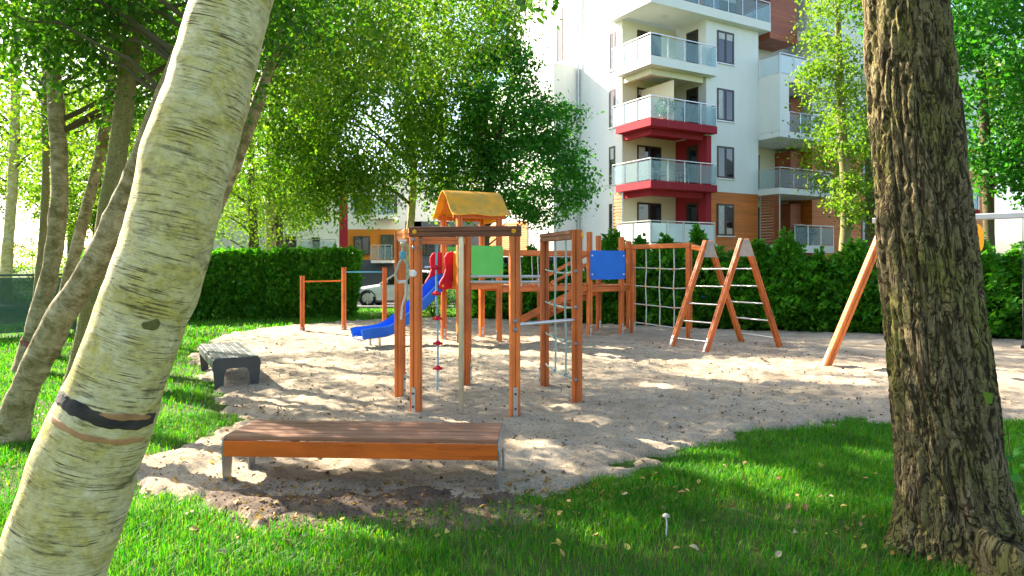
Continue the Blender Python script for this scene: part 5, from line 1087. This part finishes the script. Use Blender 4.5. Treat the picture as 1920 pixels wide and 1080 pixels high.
# ------------------------------------------------------------------ hedges
def thuja_mesh(seed, kind):
    rg = np.random.default_rng(seed); N = 9000; z = rg.uniform(.02, 1, N) ** .9; th = rg.uniform(0, 2 * np.pi, N)
    if kind == 'clipped': prof = np.clip(1.0 - np.clip(z - .93, 0, 1) * 6, 0, 1) * (.82 + .2 * np.clip(z * 3, 0, 1)); ex = 1.0
    else: prof = (1 - z ** 2.6) * .95 * (.75 + .5 * np.clip(z * 2.5, 0, .5)) + .05
    P3 = np.stack([np.cos(th) * 1.6, np.sin(th) * 1.6, z * 4.5], 1); lump = .55 + .9 * fbm(P3, 3, seed)
    r = prof * lump * rg.uniform(.5, 1, N) ** .5
    sh = fbm(np.stack([np.cos(th) * 4, np.sin(th) * 4, z * 9], 1), 2, seed + 3); ks = 1.0 if kind == 'free' else .35; r = r * (1 + np.clip(sh - .55, 0, 1) * 2.2 * ks); z = z * (1 + np.clip(sh - .5, 0, 1) * .55 * ks)
    if kind == 'clipped': sq = 1 / np.maximum(np.abs(np.cos(th)), np.abs(np.sin(th))); r = r * (1 + (sq - 1) * .55)
    R_, H_ = (.55, 2.05) if kind == 'clipped' else (.74, 2.25); P = np.stack([np.cos(th) * r * R_, np.sin(th) * r * R_, z * H_], 1)
    L = rg.uniform(.07, .20, N); d = np.stack([np.cos(th), np.sin(th), rg.normal(.55, .55, N)], 1) + rg.normal(0, .45, (N, 3)); d /= np.linalg.norm(d, axis=1)[:, None]
    q = rg.normal(0, 1, (N, 3)); s = np.cross(d, q); s /= np.linalg.norm(s, axis=1)[:, None]; L = L[:, None]
    V = np.stack([P - d * L * .3, P + d * L * .1 + s * L * .26, P + d * L * .75, P + d * L * .1 - s * L * .26], 1).reshape(-1, 3)
    return fast_mesh('foliage', V, np.arange(N * 4).reshape(-1, 4), L_THUJA)
def stem_mesh():
    m = MB(); m.tube([(0, 0, -.1), (.02, 0, .6), (0, .01, 1.4)], [.04, .03, .012], 7); me = bpy.data.meshes.new('stem'); me.from_pydata([tuple(v) for v in m.v], [], m.f); me.materials.append(B_DARK); return me
CL = [thuja_mesh(101 + k, 'clipped') for k in range(2)]; FR = [thuja_mesh(111 + k, 'free') for k in range(3)]; STEM = stem_mesh()
ORD = ['first', 'second', 'third', 'fourth', 'fifth', 'sixth', 'seventh', 'eighth', 'ninth', 'tenth', 'eleventh', 'twelfth', 'thirteenth', 'fourteenth', 'fifteenth', 'sixteenth', 'seventeenth', 'eighteenth']
def thuja_row(p0, p1, n, meshes, where, group, h0=1.0, h1=1.0, seed=0, jit=.06):
    rg = np.random.default_rng(seed); p0 = Vector(p0); p1 = Vector(p1)
    for i in range(n):
        p = p0.lerp(p1, i / (n - 1)) + Vector((rg.normal(0, jit), rg.normal(0, jit), 0)); t = thing('thuja_shrub', f'{ORD[i]} thuja shrub from the left in {where}', 'shrub', p, group)
        s = (h0 + (h1 - h0) * i / (n - 1)) * (rg.uniform(.96, 1.05) if meshes is CL else rg.uniform(.82, 1.2)); t.rotation_euler = (0, 0, rg.uniform(0, 6.28) if meshes is FR else rg.choice([0, 1.571, 3.1416, 4.712]) + .3); k = rg.uniform(.95, 1.1) if meshes is CL else rg.uniform(.95, 1.3); t.scale = (k, k * rg.uniform(.9, 1.1), s)
        f = bpy.data.objects.new('foliage', meshes[int(rg.integers(len(meshes)))]); COL.objects.link(f); f.parent = t
        st_ = bpy.data.objects.new('stem', STEM); COL.objects.link(st_); st_.parent = t
thuja_row((-12.4, 20.8, 0), (-5.6, 22.4, 0), 10, CL, 'the clipped hedge left of the white car', 'thujas of the clipped hedge', 1.0, 1.03, 1, .03)
thuja_row((2.9, 20.0, 0), (13.0, 15.6, 0), 15, FR, 'the loose hedge along the right of the sand', 'thujas of the right hedge', .93, .95, 2, .08)
thuja_row((-.9, 22.3, 0), (2.3, 20.6, 0), 5, FR, 'the low dark hedge behind the bridge', 'thujas behind the bridge', .72, .8, 3, .08)
# low bushes between the car and the tower
def bush(loc, label, r, h, lm, seed, n=26):
    t = thing('leafy_bush', label, 'bush', loc); rg = np.random.default_rng(seed); P, C = crown_points([((0, 0, h * .55), (r, r, h * .5), n, 60, .12, 0)], rg); P = P[P[:, 2] > .02]
    V, Q = leaf_quads(P, rg.uniform(.05, .10, len(P)), rg); link('foliage', fast_mesh('foliage', V, Q, lm), t); m = MB()
    for c in C[:8]: m.tube([Vector(loc) + Vector((0, 0, -.05)), Vector(loc) + Vector(c) * .5 + Vector((0, 0, .1)), Vector(loc) + Vector(c)], [.02, .014, .006], 5)
    m.build('stems', B_DARK, t)
bush((-2.6, 22.8, 0), 'pale leafy bush behind the blue slide', .6, 1.0, L_BRIGHT, 201); bush((-1.5, 22.6, 0), 'green bush under the roofed play tower', .6, .95, L_GREEN, 202)
bush((-13.5, 23.5, 0), 'sunny shrub behind the green fence', 1.2, 1.7, L_BRIGHT, 203, 40); bush((-16.5, 24, 0), 'larger sunny shrub at the left edge behind the fence', 1.6, 2.2, L_BRIGHT, 204, 60)

bush((-11.0, 27.5, 0), 'sunny shrub between the hedge and the parking lot', 1.3, 2.2, L_BRIGHT, 205, 50); bush((-20.5, 31, 0), 'big pale shrub far left beyond the fence', 2.6, 3.2, L_BRIGHT, 206, 110); bush((-26, 30, 0), 'rounded pale shrub at the very left edge far off', 2.6, 3.0, L_BRIGHT, 207, 110); bush((-15.5, 30, 0), 'wide pale shrub behind the leaning birches', 2.2, 2.8, L_BRIGHT, 208, 90)

# ------------------------------------------------------------------ green fence
fn = thing('green_fence', 'dark green screen fence at the left edge behind the birches', 'fence', (-11.5, 15.5, 0)); FG = glass_pane('green_screen', (.012, .085, .035), .72, .6); FG2 = simple('green_post', (.01, .06, .035), .4, .2)
f0 = Vector((-17.5, 9.5, 0)); f1 = Vector((-10.9, 17.3, 0))
for k in range(5):
    p = f0.lerp(f1, k / 4); m = MB(); m.box(p + up * .76, (.06, .06, 1.56), .87); m.build('fence_post', FG2, fn)
    if k < 4:
        q = f0.lerp(f1, (k + 1) / 4); m = MB(); m.bar(p + up * .74, q + up * .74, .012, 1.30, bev=.002); pn = m.build('screen_panel', FG, fn); m = MB(); m.bar(p + up * 1.45, q + up * 1.45, .04, .05); m.build('top_rail', FG2, pn)

# ------------------------------------------------------------------ small things on the ground
def leaf_mesh(seed):
    rg = random.Random(seed); V = []; n = 7
    for i in range(n):
        f = i / (n - 1); w = math.sin(f * math.pi) ** .8 * (1 - .35 * f) * .36; z = .10 * math.sin(f * 3 + seed) + rg.uniform(-.02, .02)
        V += [(f - .5, -w, z + w * rg.uniform(.2, .5)), (f - .5, 0, z), (f - .5, w, z + w * rg.uniform(.2, .5))]
    Q = [(i * 3 + j, i * 3 + j + 1, i * 3 + j + 4, i * 3 + j + 3) for i in range(n - 1) for j in range(2)]
    return fast_mesh('fallen_leaf', V, Q, DRYM[seed % 4], True)
DRYM = [simple('dry_leaf_ochre', (.46, .26, .08), .7, .4, 4), simple('dry_leaf_brown', (.28, .11, .04), .7, .4, 4), simple('dry_leaf_tan', (.50, .36, .20), .7, .3, 4), simple('dry_leaf_yellow', (.55, .40, .07), .7, .3, 4)]
LM = [leaf_mesh(k) for k in range(8)]; rg = np.random.default_rng(77); cnt = 0
while cnt < 130:
    x, y = rg.uniform(-2.9, 3.4), rg.uniform(3.85, 5.9)
    s = float(sdf(np.array([[x, y]]))[0])
    if s > -.05: continue
    o = link('fallen_leaf', LM[cnt % 8], None, (x, y, rg.uniform(.035, .06))); k = rg.uniform(.038, .068); o.scale = (k, k * rg.uniform(.8, 1.1), k); o.rotation_euler = (rg.normal(0, .45), rg.normal(0, .45), rg.uniform(0, 6.28))
    hue = ('ochre', 'dark brown', 'pale tan', 'yellow')[cnt % 4]; tag(o, f'curled {hue} birch leaf lying on the grass in the foreground', 'fallen leaf', f'{hue} fallen leaves on the near grass'); cnt += 1
def mushroom(p, h, label):
    t = thing('mushroom', label, 'mushroom', p); p = Vector(p); m = MB(); m.tube([p, p + Vector((.004, 0, h * .5)), p + Vector((0, 0, h))], [.005, .004, .004], 8); m.build('stem', WHITEP, t, True)
    m = MB(); m.lathe([(0, .014), (.012, .012), (.021, .004), (.023, -.004), (.016, -.002), (0, .0)], p + Vector((0, 0, h)), (.1, 0, 1), 14); m.build('cap', simple('mushroom_cap', (.45, .38, .32), .6), t, True)
q = gp(1249, 1006); mushroom((q.x, q.y, 0), .13, 'single tall pale mushroom in the foreground grass')
# sapling by the right trunk
q = gp(1900, 930); sg_ = thing('sapling', 'young leafy sapling at the right edge behind the trunk', 'sapling', (q.x, q.y, 0)); m = MB(); m.tube([q, q + Vector((-.02, 0, .25)), q + Vector((-.05, 0, .55))], [.006, .005, .002], 6); m.build('stem', B_DARK, sg_)
rg = np.random.default_rng(31); P = np.stack([rg.normal(-.03, .09, 16), rg.normal(0, .07, 16), rg.uniform(.12, .58, 16)], 1); V, Q = leaf_quads(P, .11, rg, .2, .7, 1.0); link('leaves', fast_mesh('leaves', V, Q, L_GREEN), sg_)
lp = pp(1851, 745, 3.78); V, Q = leaf_quads(np.array([[lp.x, lp.y, lp.z]]) - np.array(ORG[ot.name]), .1, np.random.default_rng(4), 1.0, .75, 0); link('sprout_leaf', fast_mesh('sprout_leaf', V, Q, L_BRIGHT), ot)
